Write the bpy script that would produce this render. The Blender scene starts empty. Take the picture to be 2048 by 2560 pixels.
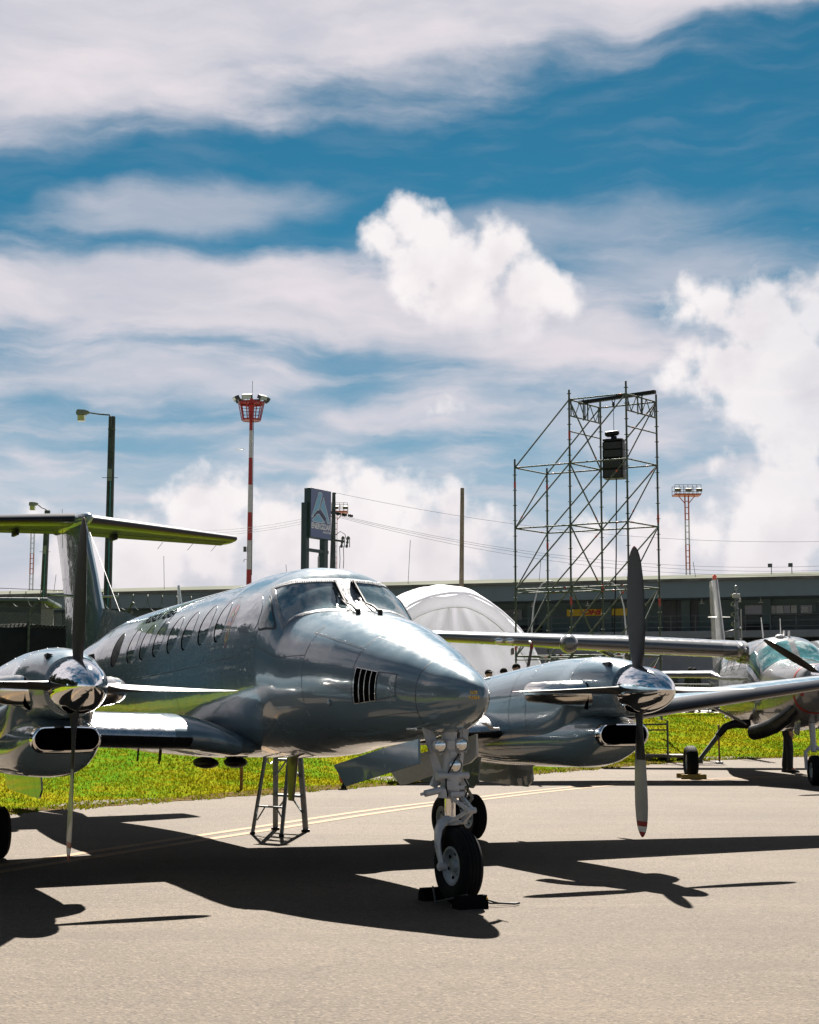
import bpy, bmesh, math, random
from math import sin, cos, pi, radians, sqrt, atan2
from mathutils import Vector, Matrix
random.seed(7)
SC = bpy.context.scene
COL = SC.collection

# ------------------------------------------------------------------ camera
CAM_H, CAM_PITCH, CAM_F, PW, PH = 1.508, 0.1202, 3957.7, 2048.0, 2560.0
cam_d = bpy.data.cameras.new('camera')
cam = bpy.data.objects.new('camera', cam_d); COL.objects.link(cam)
cam_d.sensor_fit = 'VERTICAL'; cam_d.sensor_height = 36.0
cam_d.lens = 36.0 * CAM_F / PH
cam_d.clip_start = 0.1; cam_d.clip_end = 5000
cam.location = (0, 0, CAM_H)
cam.rotation_euler = (pi / 2 + CAM_PITCH, -0.0019, 0)
SC.camera = cam
SC.render.resolution_x, SC.render.resolution_y = 819, 1024

# ------------------------------------------------------------------ exposure
SC.view_settings.view_transform = 'Standard'
SC.view_settings.look = 'None'
SC.view_settings.exposure = EXPO = 2.35
SC.view_settings.gamma = 1.0

# ------------------------------------------------------------------ sun
SUN_EL, SUN_AZ = radians(48.1), radians(0.5)     # azimuth measured from +Y towards +X
sd = bpy.data.lights.new('sun', 'SUN'); sd.energy = 5.0; sd.angle = radians(0.5); sd.color = (1.0, 0.93, 0.84)
sun = bpy.data.objects.new('sun', sd); COL.objects.link(sun)
sv = Vector((sin(SUN_AZ) * cos(SUN_EL), cos(SUN_AZ) * cos(SUN_EL), sin(SUN_EL)))
sun.rotation_euler = sv.to_track_quat('Z', 'Y').to_euler()
sun.location = sv * 60


def ray(px, py):
    """unit direction of a spot of sky, used to know its azimuth and elevation"""
    u, v = (px - PW / 2) / CAM_F, (PH / 2 - py) / CAM_F
    return Vector((u, cos(CAM_PITCH) - v * sin(CAM_PITCH), sin(CAM_PITCH) + v * cos(CAM_PITCH)))


def at(px, py, Y):
    """world point at distance Y seen at a spot of the photograph (survey helper)"""
    r = ray(px, py)
    return Vector((0, 0, CAM_H)) + r * (Y / r.y)


# ------------------------------------------------------------------ world: sky and clouds
W = bpy.data.worlds.new('World'); SC.world = W; W.use_nodes = True
WT = W.node_tree; WT.nodes.clear()


class NB:
    def __init__(s, tree): s.t = tree

    def new(s, typ, **kw):
        n = s.t.nodes.new(typ)
        for k, v in kw.items(): setattr(n, k, v)
        return n

    def put(s, sock, v):
        if isinstance(v, bpy.types.NodeSocket): s.t.links.new(v, sock)
        elif v is not None: sock.default_value = v

    def m(s, op, a, b=None, c=None, clamp=False):
        n = s.new('ShaderNodeMath', operation=op, use_clamp=clamp)
        for i, v in enumerate((a, b, c)):
            if v is not None: s.put(n.inputs[i], v)
        return n.outputs[0]

    def vm(s, op, a, b=None, out=0, scale=None):
        n = s.new('ShaderNodeVectorMath', operation=op)
        s.put(n.inputs[0], a)
        if b is not None: s.put(n.inputs[1], b)
        if scale is not None: s.put(n.inputs['Scale'], scale)
        return n.outputs['Value'] if op in ('DISTANCE', 'LENGTH', 'DOT_PRODUCT') else n.outputs['Vector']

    def noise(s, vec, scale, detail=6, rough=0.55, dist=0.0, out='Fac', lac=2.0):
        n = s.new('ShaderNodeTexNoise')
        s.put(n.inputs['Vector'], vec)
        n.inputs['Scale'].default_value = scale; n.inputs['Detail'].default_value = detail
        n.inputs['Roughness'].default_value = rough; n.inputs['Distortion'].default_value = dist
        n.inputs['Lacunarity'].default_value = lac
        return n.outputs[out]

    def sstep(s, v, lo, hi, a=0.0, b=1.0):
        n = s.new('ShaderNodeMapRange', interpolation_type='SMOOTHSTEP')
        s.put(n.inputs['Value'], v)
        n.inputs['From Min'].default_value = lo; n.inputs['From Max'].default_value = hi
        n.inputs['To Min'].default_value = a; n.inputs['To Max'].default_value = b
        return n.outputs['Result']

    def mix(s, f, a, b, blend='MIX'):
        n = s.new('ShaderNodeMix', data_type='RGBA', blend_type=blend)
        s.put(n.inputs[0], f); s.put(n.inputs[6], a); s.put(n.inputs[7], b)
        return n.outputs[2]


def build_sky():
    n = NB(WT)
    tc = n.new('ShaderNodeTexCoord').outputs['Generated']
    sep = n.new('ShaderNodeSeparateXYZ'); n.put(sep.inputs[0], tc)
    X, Y, Z = sep.outputs
    az = n.m('ARCTAN2', X, Y); el = n.m('ARCSINE', Z)
    cq = n.new('ShaderNodeCombineXYZ'); n.put(cq.inputs[0], az); n.put(cq.inputs[1], el)
    q = cq.outputs[0]
    sky = n.new('ShaderNodeTexSky', sky_type='NISHITA', sun_disc=False)
    sky.sun_elevation = SUN_EL; sky.sun_rotation = SUN_AZ
    sky.altitude = 2500; sky.air_density = 1.0; sky.dust_density = 0.6; sky.ozone_density = 2.5
    blue = n.mix(1.0, sky.outputs[0], SKY_TINT, 'MULTIPLY')
    # noises on the sphere of directions
    w1 = n.noise(tc, 14, 6, 0.5, out='Color')
    w1 = n.vm('SUBTRACT', w1, (0.5, 0.5, 0.5))
    qw = n.vm('ADD', q, n.vm('SCALE', w1, scale=0.03))
    n1 = n.noise(tc, 38, 10, 0.52)
    nsoft = n.noise(tc, 24, 8, 0.55)
    mp = n.new('ShaderNodeVectorMath', operation='MULTIPLY'); n.put(mp.inputs[0], qw); mp.inputs[1].default_value = (7, 26, 1)
    n2 = n.noise(mp.outputs[0], 1.0, 9, 0.55, 0.2)
    mp3 = n.new('ShaderNodeVectorMath', operation='MULTIPLY'); n.put(mp3.inputs[0], qw); mp3.inputs[1].default_value = (16, 90, 1)
    n3 = n.noise(mp3.outputs[0], 1.0, 8, 0.52, 0.2)
    K = 1.18725                                   # the sketch below uses 1725 px wide coordinates
    RAD = K / CAM_F

    def aer(x, y):
        r = ray(x * K, y * K).normalized()
        return atan2(r.x, r.y), math.asin(r.z)

    # ---- high soft cloud sheets
    trans = None
    for (x, y, rx, ry, ang, st, amp, lo, hi) in SOFT:
        u0, e0 = aer(x, y)
        d = n.vm('SUBTRACT', qw, (u0, e0, 0))
        a = radians(ang)
        t = n.m('MULTIPLY', n.vm('DOT_PRODUCT', d, (cos(a), sin(a), 0)), 1 / (rx * RAD))
        c = n.m('MULTIPLY', n.vm('DOT_PRODUCT', d, (-sin(a), cos(a), 0)), 1 / (ry * RAD))
        g = n.m('SUBTRACT', 1.0, n.m('SQRT', n.m('ADD', n.m('MULTIPLY', t, t), n.m('MULTIPLY', c, c))))
        g = n.m('ADD', g, n.m('MULTIPLY', n.m('SUBTRACT', n2, 0.5), amp))
        al = n.sstep(g, lo, hi, 0.0, st)
        k = n.m('SUBTRACT', 1.0, al)
        trans = k if trans is None else n.m('MULTIPLY', trans, k)
    # thin streaks between
    stv = n.m('MULTIPLY', n.sstep(n3, 0.40, 0.80), n.sstep(el, 0.05, 0.13, 0.5, 0.75))
    stv = n.m('MULTIPLY', stv, n.sstep(el, 0.22, 0.30, 1.0, 0.10))
    trans = n.m('MULTIPLY', trans, n.m('SUBTRACT', 1.0, stv))
    # thin milky veil over the middle heights
    trans = n.m('MULTIPLY', trans, n.m('SUBTRACT', 1.0, n.m('MULTIPLY', n.sstep(el, 0.21, 0.30, 1.0, 0.0), n.sstep(n2, 0.25, 0.7, 0.22, 0.50))))
    # horizon veil
    trans = n.m('MULTIPLY', trans, n.sstep(el, 0.06, 0.172, 0.05, 1.0))
    soft = n.m('SUBTRACT', 1.0, trans)
    scol = n.mix(n.sstep(n2, 0.3, 0.72), CLOUD_GREY, CLOUD_SOFT)
    col = n.mix(soft, blue, scol)
    # ---- cumulus
    F = None
    for (x, y, r) in CUM:
        u0, e0 = aer(x, y)
        d = n.vm('DISTANCE', qw, (u0, e0, 0))
        f = n.m('MULTIPLY_ADD', d, -1 / 0.02, r * RAD / 0.02)
        F = f if F is None else n.m('SMOOTH_MAX', F, f, 0.25)
    Fe = n.m('ADD', F, n.m('MULTIPLY', n.m('SUBTRACT', n1, 0.5), 2.7))
    den = n.m('MULTIPLY', n.m('MAXIMUM', n.sstep(Fe, -0.30, 0.55), n.sstep(F, 0.0, 1.0)), n.sstep(az, aer(1400, 900)[0], aer(1750, 900)[0], 0.97, 0.80))
    # soft undersides
    bot = n.sstep(n.m('ADD', n.m('MULTIPLY', n.m('SUBTRACT', n1, 0.5), 0.03), el), aer(0, 715)[1], aer(0, 590)[1], 0.0, 1.0)
    isA = n.sstep(el, aer(0, 760)[1], aer(0, 740)[1])
    isA = n.m('MULTIPLY', isA, n.sstep(az, aer(1290, 600)[0], aer(1250, 600)[0]))
    den = n.m('MULTIPLY', den, n.m('SUBTRACT', 1.0, n.m('MULTIPLY', isA, n.m('SUBTRACT', 1.0, bot))))
    sh = n.m('ADD', n.m('MULTIPLY', n.m('SUBTRACT', nsoft, 0.5), 2.2), n.m('MULTIPLY', n.m('SUBTRACT', n1, 0.5), 1.6))
    inner = n.sstep(Fe, 0.2, 3.0, 0.95, 0.55)
    sh = n.m('ADD', inner, n.m('MULTIPLY', sh, 0.55), clamp=True)
    sh = n.m('MULTIPLY', sh, n.sstep(el, 0.03, 0.125, 0.45, 1.0))
    ccol = n.mix(sh, CLOUD_SHADE, CLOUD_WHITE)
    front = n.sstep(Y, 0.0, 0.25)
    den = n.m('MULTIPLY', den, front)
    col = n.mix(den, col, ccol)
    # broken clouds over the rest of the sky, outside the view
    side = n.sstep(n.m('ABSOLUTE', az), 0.30, 0.45)
    side = n.m('MAXIMUM', side, n.sstep(el, 0.46, 0.6))
    gen = n.m('MULTIPLY', n.sstep(n.m('ADD', n.noise(tc, 3.2, 9, 0.58, 0.3), n.m('MULTIPLY', n.sstep(Y, -0.2, 0.35, 0.0, 0.17), n.sstep(el, 0.45, 0.7, 1.0, 0.3))), 0.44, 0.60), side)
    gen = n.m('MULTIPLY', gen, n.m('MULTIPLY', n.sstep(Y, -0.35, 0.3, 0.2, 0.95), n.sstep(el, 0.55, 0.95, 1.0, 0.3)))
    col = n.mix(gen, col, n.mix(n.sstep(nsoft, 0.3, 0.7), CLOUD_SHADE, CLOUD_WHITE))
    bg = n.new('ShaderNodeBackground'); n.put(bg.inputs['Color'], col); bg.inputs['Strength'].default_value = SKY_K
    out = n.new('ShaderNodeOutputWorld'); n.put(out.inputs['Surface'], bg.outputs[0])


SKY_K = 0.05
SKY_TINT = (0.062, 0.228, 0.226, 1)
def _lin(r, g, b):
    f = lambda c: ((c / 255 + 0.055) / 1.055) ** 2.4 if c > 10 else c / 255 / 12.92
    k = 1 / (2 ** EXPO * SKY_K)
    return (f(r) * k, f(g) * k, f(b) * k, 1)
CLOUD_WHITE = _lin(252, 246, 246); CLOUD_SHADE = _lin(206, 198, 207)
CLOUD_SOFT = _lin(233, 225, 230); CLOUD_GREY = _lin(200, 202, 213)
# x, y, rx, ry, angle, strength, noise amount, lo, hi
SOFT = [(250, -75, 2300, 345, 6, 0.97, 0.75, -0.05, 0.42), (250, 190, 620, 110, 6, 0.55, 1.3, 0.0, 0.8),
        (420, 440, 420, 75, 6, 0.55, 1.3, 0.0, 0.7), (1500, -70, 900, 130, 5, 0.9, 0.9, 0.0, 0.6), (1250, 480, 640, 75, 4, 0.4, 1.3, 0.0, 0.9), (60, 260, 300, 90, 0, 0.5, 1.2, 0.0, 0.8),
        (330, 615, 900, 125, 0, 0.93, 1.0, 0.0, 0.5), (1050, 690, 620, 120, -3, 0.9, 1.0, 0.0, 0.6),
        (1450, 560, 420, 130, 0, 0.5, 1.2, 0.0, 0.9), (250, 800, 700, 70, 2, 0.6, 1.4, 0.0, 0.8),
        (900, 880, 700, 70, 5, 0.55, 1.4, 0.0, 0.9), (1350, 900, 300, 150, 0, 0.5, 1.2, 0.0, 0.8),
        (1000, 800, 400, 60, 14, 0.5, 1.4, 0.0, 0.8)]
CUM = [(842, 478, 55), (805, 505, 48), (775, 503, 26), (825, 545, 50), (905, 505, 55), (880, 560, 75), (960, 590, 85), (1050, 555, 72), (1030, 515, 40),
       (1110, 605, 78), (1000, 650, 80), (1165, 620, 42), (1070, 670, 55), (840, 575, 40),
       (1500, 655, 62), (1455, 645, 45), (1600, 690, 92), (1700, 650, 80), (1720, 600, 40), (1560, 780, 105), (1680, 820, 140),
       (1470, 730, 45), (1650, 930, 95), (1560, 880, 60), (1440, 775, 40), (1690, 535, 18),
       (400, 1065, 62), (350, 1045, 28), (470, 1050, 62), (560, 1075, 72), (430, 1130, 95), (600, 1140, 90), (700, 1040, 52),
       (680, 992, 24), (760, 1045, 62), (830, 1065, 66), (740, 1130, 115), (870, 1100, 60), (950, 1085, 46), (1000, 1140, 62),
       (900, 1170, 105), (300, 1190, 95), (150, 1200, 95), (90, 1110, 34), (480, 1005, 20), (1015, 1035, 14), (930, 875, 16),
       (1555, 1015, 50), (1500, 995, 24), (1620, 1055, 80), (1700, 1015, 66), (1640, 1140, 105), (1480, 1130, 55),
       (1370, 1150, 70), (1230, 1165, 75)]
build_sky()

# ------------------------------------------------------------------ materials
MATS = {}


def mat(name, col, rough=0.5, metal=0.0, coat=0.0, var=0.08, scale=6.0, bump=0.0, bscale=40.0, spec=0.5, trans=0.0, rvar=0.0, coatr=0.03, bdist=0.01, stretch=None):
    if name in MATS: return MATS[name]
    m = bpy.data.materials.new(name); m.use_nodes = True
    t = m.node_tree; b = t.nodes['Principled BSDF']; n = NB(t)
    tc = n.new('ShaderNodeTexCoord').outputs['Object']
    if stretch:
        tc = n.vm('MULTIPLY', tc, stretch)
    nz = n.noise(tc, scale, 6, 0.6)
    lo = tuple(c * (1 - var) for c in col[:3]) + (1,); hi = tuple(min(1, c * (1 + var)) for c in col[:3]) + (1,)
    n.put(b.inputs['Base Color'], n.mix(n.sstep(nz, 0.3, 0.7), lo, hi))
    if rvar:
        n.put(b.inputs['Roughness'], n.sstep(n.noise(tc, scale * 3, 5, 0.6), 0.3, 0.7, max(0.01, rough - rvar), rough + rvar))
    else:
        b.inputs['Roughness'].default_value = rough
    b.inputs['Metallic'].default_value = metal
    b.inputs['Coat Weight'].default_value = coat; b.inputs['Coat Roughness'].default_value = coatr
    b.inputs['Specular IOR Level'].default_value = spec
    b.inputs['Transmission Weight'].default_value = trans
    if bump:
        bp = n.new('ShaderNodeBump'); bp.inputs['Strength'].default_value = bump; bp.inputs['Distance'].default_value = bdist
        n.put(bp.inputs['Height'], n.noise(tc, bscale, 5, 0.6)); n.put(b.inputs['Normal'], bp.outputs[0])
        n.put(b.inputs['Coat Normal'], bp.outputs[0])
    MATS[name] = m
    return m


def paint(name, col, coat=1.0, wob=0.35, rough=0.22, metal=0.0):
    """aircraft enamel: deep clear gloss over slightly uneven sheet metal"""
    if name in MATS: return MATS[name]
    m = bpy.data.materials.new(name); m.use_nodes = True
    t = m.node_tree; b = t.nodes['Principled BSDF']; n = NB(t)
    tc = n.new('ShaderNodeTexCoord').outputs['Object']
    nz = n.noise(tc, 1.7, 5, 0.6)
    n.put(b.inputs['Base Color'], n.mix(nz, tuple(c * 0.93 for c in col) + (1,), tuple(c * 1.07 for c in col) + (1,)))
    b.inputs['Metallic'].default_value = metal
    n.put(b.inputs['Roughness'], n.sstep(n.noise(tc, 9, 6, 0.65), 0.3, 0.75, rough * 0.8, rough * 1.3))
    b.inputs['Coat Weight'].default_value = coat; b.inputs['Coat IOR'].default_value = 1.62
    n.put(b.inputs['Coat Roughness'], n.sstep(n.noise(tc, 5, 7, 0.7), 0.35, 0.8, 0.008, 0.03))
    bp = n.new('ShaderNodeBump'); bp.inputs['Strength'].default_value = wob; bp.inputs['Distance'].default_value = 0.012
    h = n.m('ADD', n.noise(tc, 3.2, 2, 0.4), n.m('MULTIPLY', n.noise(tc, 11, 2, 0.5), 0.14))
    n.put(bp.inputs['Height'], h)
    n.put(b.inputs['Coat Normal'], bp.outputs[0]); n.put(b.inputs['Normal'], bp.outputs[0])
    MATS[name] = m
    return m


M_GREY = paint('grey_enamel', (0.108, 0.162, 0.200))
M_NAC = paint('grey_enamel_nacelle', (0.108, 0.162, 0.200), wob=0.15)
M_SILVER = paint('silver_enamel', (0.125, 0.128, 0.132), wob=0.5)
M_WHITE = paint('white_enamel', (0.72, 0.71, 0.70), wob=0.15)
M_CHROME = mat('polished_spinner', (0.86, 0.87, 0.89), 0.045, 1.0, var=0.02, rvar=0.02)
M_STACK = mat('polished_exhaust', (0.80, 0.77, 0.72), 0.16, 1.0, var=0.06, rvar=0.06)
M_STEEL = mat('bare_steel', (0.55, 0.55, 0.55), 0.35, 1.0, rvar=0.1)
M_ALU = mat('aluminium', (0.16, 0.18, 0.19), 0.45, 0.5, rvar=0.1, var=0.15)
M_BOOT = mat('deice_boot', (0.012, 0.013, 0.016), 0.22, var=0.2, spec=0.5, bump=0.05, bscale=8)
M_BLACK = mat('black_plastic', (0.007, 0.008, 0.009), 0.5, rvar=0.1, spec=0.25)
M_DARK = mat('dark_void', (0.003, 0.003, 0.004), 0.9, spec=0.0)
M_TYRE = mat('tyre_rubber', (0.006, 0.007, 0.008), 0.78, var=0.25, scale=20, bump=0.2, bscale=90, spec=0.1)
M_RIM = mat('wheel_paint', (0.24, 0.28, 0.31), 0.4, var=0.12, scale=14, coat=0.2)
M_GEAR = mat('gear_white_paint', (0.40, 0.42, 0.44), 0.38, var=0.08, scale=18, coat=0.25, rvar=0.08)
M_GLASS = mat('cockpit_glass', (0.045, 0.095, 0.105), 0.03, var=0.3, scale=3, spec=0.9, coat=1.0)
M_PANE = mat('cabin_window_glass', (0.10, 0.135, 0.160), 0.03, var=0.15, scale=3, spec=0.8, coat=1.0)
M_FRAME = mat('windshield_metal', (0.26, 0.27, 0.285), 0.38, 0.6, var=0.1, scale=12, rvar=0.08)
M_RECESS = mat('window_recess_shade', (0.003, 0.003, 0.004), 0.95, spec=0.0)  # shade of the window recesses, put in as near-black colour
M_INK = mat('black_lettering', (0.004, 0.004, 0.005), 0.9, spec=0.0)
M_SEAM = mat('panel_gap', (0.035, 0.04, 0.05), 0.6)
M_LENS = mat('lamp_lens', (0.75, 0.75, 0.72), 0.03, 0.9, var=0.1, scale=30)
M_RED = mat('red_paint', (0.27, 0.016, 0.011), 0.4, var=0.12, scale=12)
M_REDW = mat('mast_white', (0.42, 0.42, 0.41), 0.5, var=0.1, scale=8)
M_ORANGE = mat('orange_paint', (0.36, 0.07, 0.012), 0.45, var=0.15, scale=12)
M_YELLOW = mat('yellow_paint', (0.75, 0.42, 0.02), 0.5, var=0.12, scale=20)
M_PROPG = mat('blade_grey', (0.28, 0.29, 0.30), 0.35, var=0.07, scale=14, coat=0.3)
M_PROPB = mat('blade_black', (0.005, 0.006, 0.007), 0.5, var=0.2, scale=14)
M_PROPR = mat('blade_red', (0.26, 0.015, 0.02), 0.35, var=0.1, scale=14)
M_PROPW = mat('blade_white', (0.62, 0.62, 0.60), 0.35, var=0.06, scale=14)
M_GALV = mat('galvanised_tube', (0.075, 0.09, 0.08), 0.75, 0.1, var=0.3, scale=9, rvar=0.12)
M_GALVR = mat('tube_red_mark', (0.40, 0.035, 0.02), 0.5, var=0.2)
M_POLE = mat('weathered_pole', (0.042, 0.055, 0.052), 0.75, var=0.35, scale=5, bump=0.2, bscale=25)
M_WOOD = mat('weathered_timber', (0.16, 0.125, 0.09), 0.8, var=0.35, scale=4, stretch=(6, 6, 0.6), bump=0.2, bscale=12)
M_CONC = mat('pale_concrete', (0.115, 0.108, 0.098), 0.85, var=0.18, scale=1.2, bump=0.15, bscale=30)
M_SKIN = mat('skin', (0.33, 0.19, 0.13), 0.5, var=0.1, scale=20)
M_HAIR = mat('black_hair', (0.010, 0.009, 0.008), 0.8, spec=0.05, var=0.3, scale=60, bump=0.4, bscale=200)
M_NAVY = mat('dark_cloth', (0.014, 0.017, 0.024), 0.85, var=0.25, scale=20, bump=0.25, bscale=60)
M_SHIRT = mat('pale_cloth', (0.50, 0.50, 0.52), 0.85, var=0.12, scale=20, bump=0.2, bscale=60)
M_SHOE = mat('black_leather', (0.014, 0.012, 0.011), 0.35, var=0.2, scale=30)


# ------------------------------------------------------------------ mesh helpers
class MB:
    def __init__(s): s.v, s.f, s.mi = [], [], []

    def add(s, vs, fs, mi=0):
        o = len(s.v); s.v += [tuple(v) for v in vs]
        s.f += [tuple(i + o for i in f) for f in fs]; s.mi += [mi] * len(fs)

    def box(s, c, size, rot=None, mi=0):
        x, y, z = (k / 2 for k in size)
        vs = [Vector((a * x, b * y, d * z)) for a in (-1, 1) for b in (-1, 1) for d in (-1, 1)]
        if rot is not None: vs = [rot @ v for v in vs]
        vs = [v + Vector(c) for v in vs]
        s.add(vs, [(0, 1, 3, 2), (4, 6, 7, 5), (0, 4, 5, 1), (2, 3, 7, 6), (0, 2, 6, 4), (1, 5, 7, 3)], mi)

    def bevbox(s, c, size, b=0.02, rot=None, mi=0):
        bm = bmesh.new(); bmesh.ops.create_cube(bm, size=1)
        for v in bm.verts: v.co = Vector((v.co.x * size[0], v.co.y * size[1], v.co.z * size[2]))
        bmesh.ops.bevel(bm, geom=bm.edges[:], offset=b, segments=2, affect='EDGES', profile=0.6)
        bm.verts.ensure_lookup_table(); bm.verts.index_update()
        vs = [v.co.copy() for v in bm.verts]
        if rot is not None: vs = [rot @ v for v in vs]
        s.add([v + Vector(c) for v in vs], [tuple(v.index for v in f.verts) for f in bm.faces], mi); bm.free()

    def beam(s, a, b, w, h, mi=0, up=Vector((0, 0, 1))):
        a, b = Vector(a), Vector(b); d = b - a; L = d.length
        if L < 1e-6: return
        z = d.normalized(); x = up.cross(z)
        if x.length < 1e-4: x = Vector((1, 0, 0)).cross(z)
        x.normalize(); y = z.cross(x)
        s.box((a + b) / 2, (w, h, L), Matrix((x, y, z)).transposed(), mi)

    def loft(s, rings, mi=0, cap=(True, True), closed=True):
        n = len(rings[0]); vs = [p for r in rings for p in r]; fs = []
        for i in range(len(rings) - 1):
            for j in range(n if closed else n - 1):
                k = (j + 1) % n
                fs.append((i * n + j, i * n + k, (i + 1) * n + k, (i + 1) * n + j))
        if cap[0]: fs.append(tuple(range(n - 1, -1, -1)))
        if cap[1]: fs.append(tuple(range((len(rings) - 1) * n, len(rings) * n)))
        s.add(vs, fs, mi)

    def tube(s, path, r, n=10, mi=0, cap=True):
        P = [Vector(p) for p in path]; rs = r if isinstance(r, (list, tuple)) else [r] * len(P)
        rings = []; x = None
        for i, p in enumerate(P):
            d = (P[min(i + 1, len(P) - 1)] - P[max(i - 1, 0)])
            if d.length < 1e-9: d = Vector((0, 0, 1))
            d.normalize()
            if x is None:
                x = d.orthogonal().normalized()
            else:
                x = (x - d * x.dot(d))
                x = x.normalized() if x.length > 1e-6 else d.orthogonal().normalized()
            y = d.cross(x)
            rings.append([p + (x * cos(2 * pi * k / n) + y * sin(2 * pi * k / n)) * rs[i] for k in range(n)])
        s.loft(rings, mi, (cap, cap))

    def cyl(s, a, b, r, r2=None, n=16, mi=0): s.tube([a, b], [r, r if r2 is None else r2], n, mi)

    def lathe(s, prof, c=(0, 0, 0), axis=Vector((0, 0, 1)), n=32, mi=0, cap=(True, True)):
        axis = Vector(axis).normalized(); x = axis.orthogonal().normalized(); y = axis.cross(x); c = Vector(c)
        s.loft([[c + axis * h + (x * cos(2 * pi * k / n) + y * sin(2 * pi * k / n)) * max(r, 1e-4) for k in range(n)] for r, h in prof], mi, cap)

    def sphere(s, c, r, n=16, mi=0, sc=(1, 1, 1)):
        c = Vector(c); rings = []
        for i in range(n // 2 + 1):
            t = pi * i / (n // 2); rr = max(sin(t), 1e-3)
            rings.append([c + Vector((r * sc[0] * rr * cos(2 * pi * k / n), r * sc[1] * rr * sin(2 * pi * k / n), -r * sc[2] * cos(t))) for k in range(n)])
        s.loft(rings, mi, (True, True))

    def prism(s, poly, ext, mi=0):
        P = [Vector(p) for p in poly]; e = Vector(ext); n = len(P)
        s.add(P + [p + e for p in P], [tuple(range(n - 1, -1, -1)), tuple(range(n, 2 * n))] + [(i, (i + 1) % n, n + (i + 1) % n, n + i) for i in range(n)], mi)

    def mesh(s, name, mats, smooth=True, ang=35):
        me = bpy.data.meshes.new(name)
        me.from_pydata(s.v, [], s.f); me.update()
        for m in (mats if isinstance(mats, (list, tuple)) else [mats]): me.materials.append(m)
        me.polygons.foreach_set('material_index', s.mi)
        bm = bmesh.new(); bm.from_mesh(me); bmesh.ops.recalc_face_normals(bm, faces=bm.faces[:]); bm.to_mesh(me); bm.free()
        me.polygons.foreach_set('use_smooth', [smooth] * len(me.polygons))
        if smooth: me.set_sharp_from_angle(angle=radians(ang))
        me.update()
        return me

    def build(s, name, mats, parent=None, smooth=True, ang=35, loc=None):
        return link(name, s.mesh(name, mats, smooth, ang), parent, loc)


def link(name, me, parent=None, loc=None):
    o = bpy.data.objects.new(name, me); COL.objects.link(o)
    if parent is not None: o.parent = parent
    if loc is not None: o.location = loc
    return o


def tag(o, label=None, cat=None, group=None, kind=None):
    if label: o['label'] = label
    if cat: o['category'] = cat
    if group: o['group'] = group
    if kind: o['kind'] = kind
    return o


def empty(name, loc, rz=0, label=None, cat=None, group=None):
    o = bpy.data.objects.new(name, None); COL.objects.link(o)
    o.location = loc; o.rotation_euler = (0, 0, rz); o.empty_display_size = 0.3
    return tag(o, label, cat, group)


def copy_tree(o, parent=None):
    c = o.copy(); COL.objects.link(c)
    if parent is not None: c.parent = parent
    for ch in list(o.children): copy_tree(ch, c)
    return c


def font_mesh(body, size=1.0, offset=0.0, shear=0.0, ext=0.0, align='CENTER', space=1.0):
    cu = bpy.data.curves.new('lettering', 'FONT')
    cu.body = body; cu.size = size; cu.offset = offset; cu.shear = shear; cu.extrude = ext
    cu.align_x = align; cu.align_y = 'CENTER'; cu.space_character = space; cu.resolution_u = 4
    o = bpy.data.objects.new('lettering', cu); COL.objects.link(o)
    dg = bpy.context.evaluated_depsgraph_get(); dg.update()
    me = bpy.data.meshes.new_from_object(o.evaluated_get(dg))
    bpy.data.objects.remove(o); bpy.data.curves.remove(cu)
    me.materials.clear()
    return me


def hermite(xs, ys, x):
    """monotone cubic through (xs, ys); xs ascending"""
    n = len(xs)
    if x <= xs[0]: return ys[0]
    if x >= xs[-1]: return ys[-1]
    dl = [(ys[i + 1] - ys[i]) / (xs[i + 1] - xs[i]) for i in range(n - 1)]
    m = [dl[0]] + [(2 * dl[i - 1] * dl[i] / (dl[i - 1] + dl[i]) if dl[i - 1] * dl[i] > 0 else 0.0) for i in range(1, n - 1)] + [dl[-1]]
    i = max(k for k in range(n - 1) if xs[k] <= x)
    h = xs[i + 1] - xs[i]; t = (x - xs[i]) / h
    return (1 + 2 * t) * (1 - t) ** 2 * ys[i] + t * (1 - t) ** 2 * h * m[i] + t * t * (3 - 2 * t) * ys[i + 1] + t * t * (t - 1) * h * m[i + 1]


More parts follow.
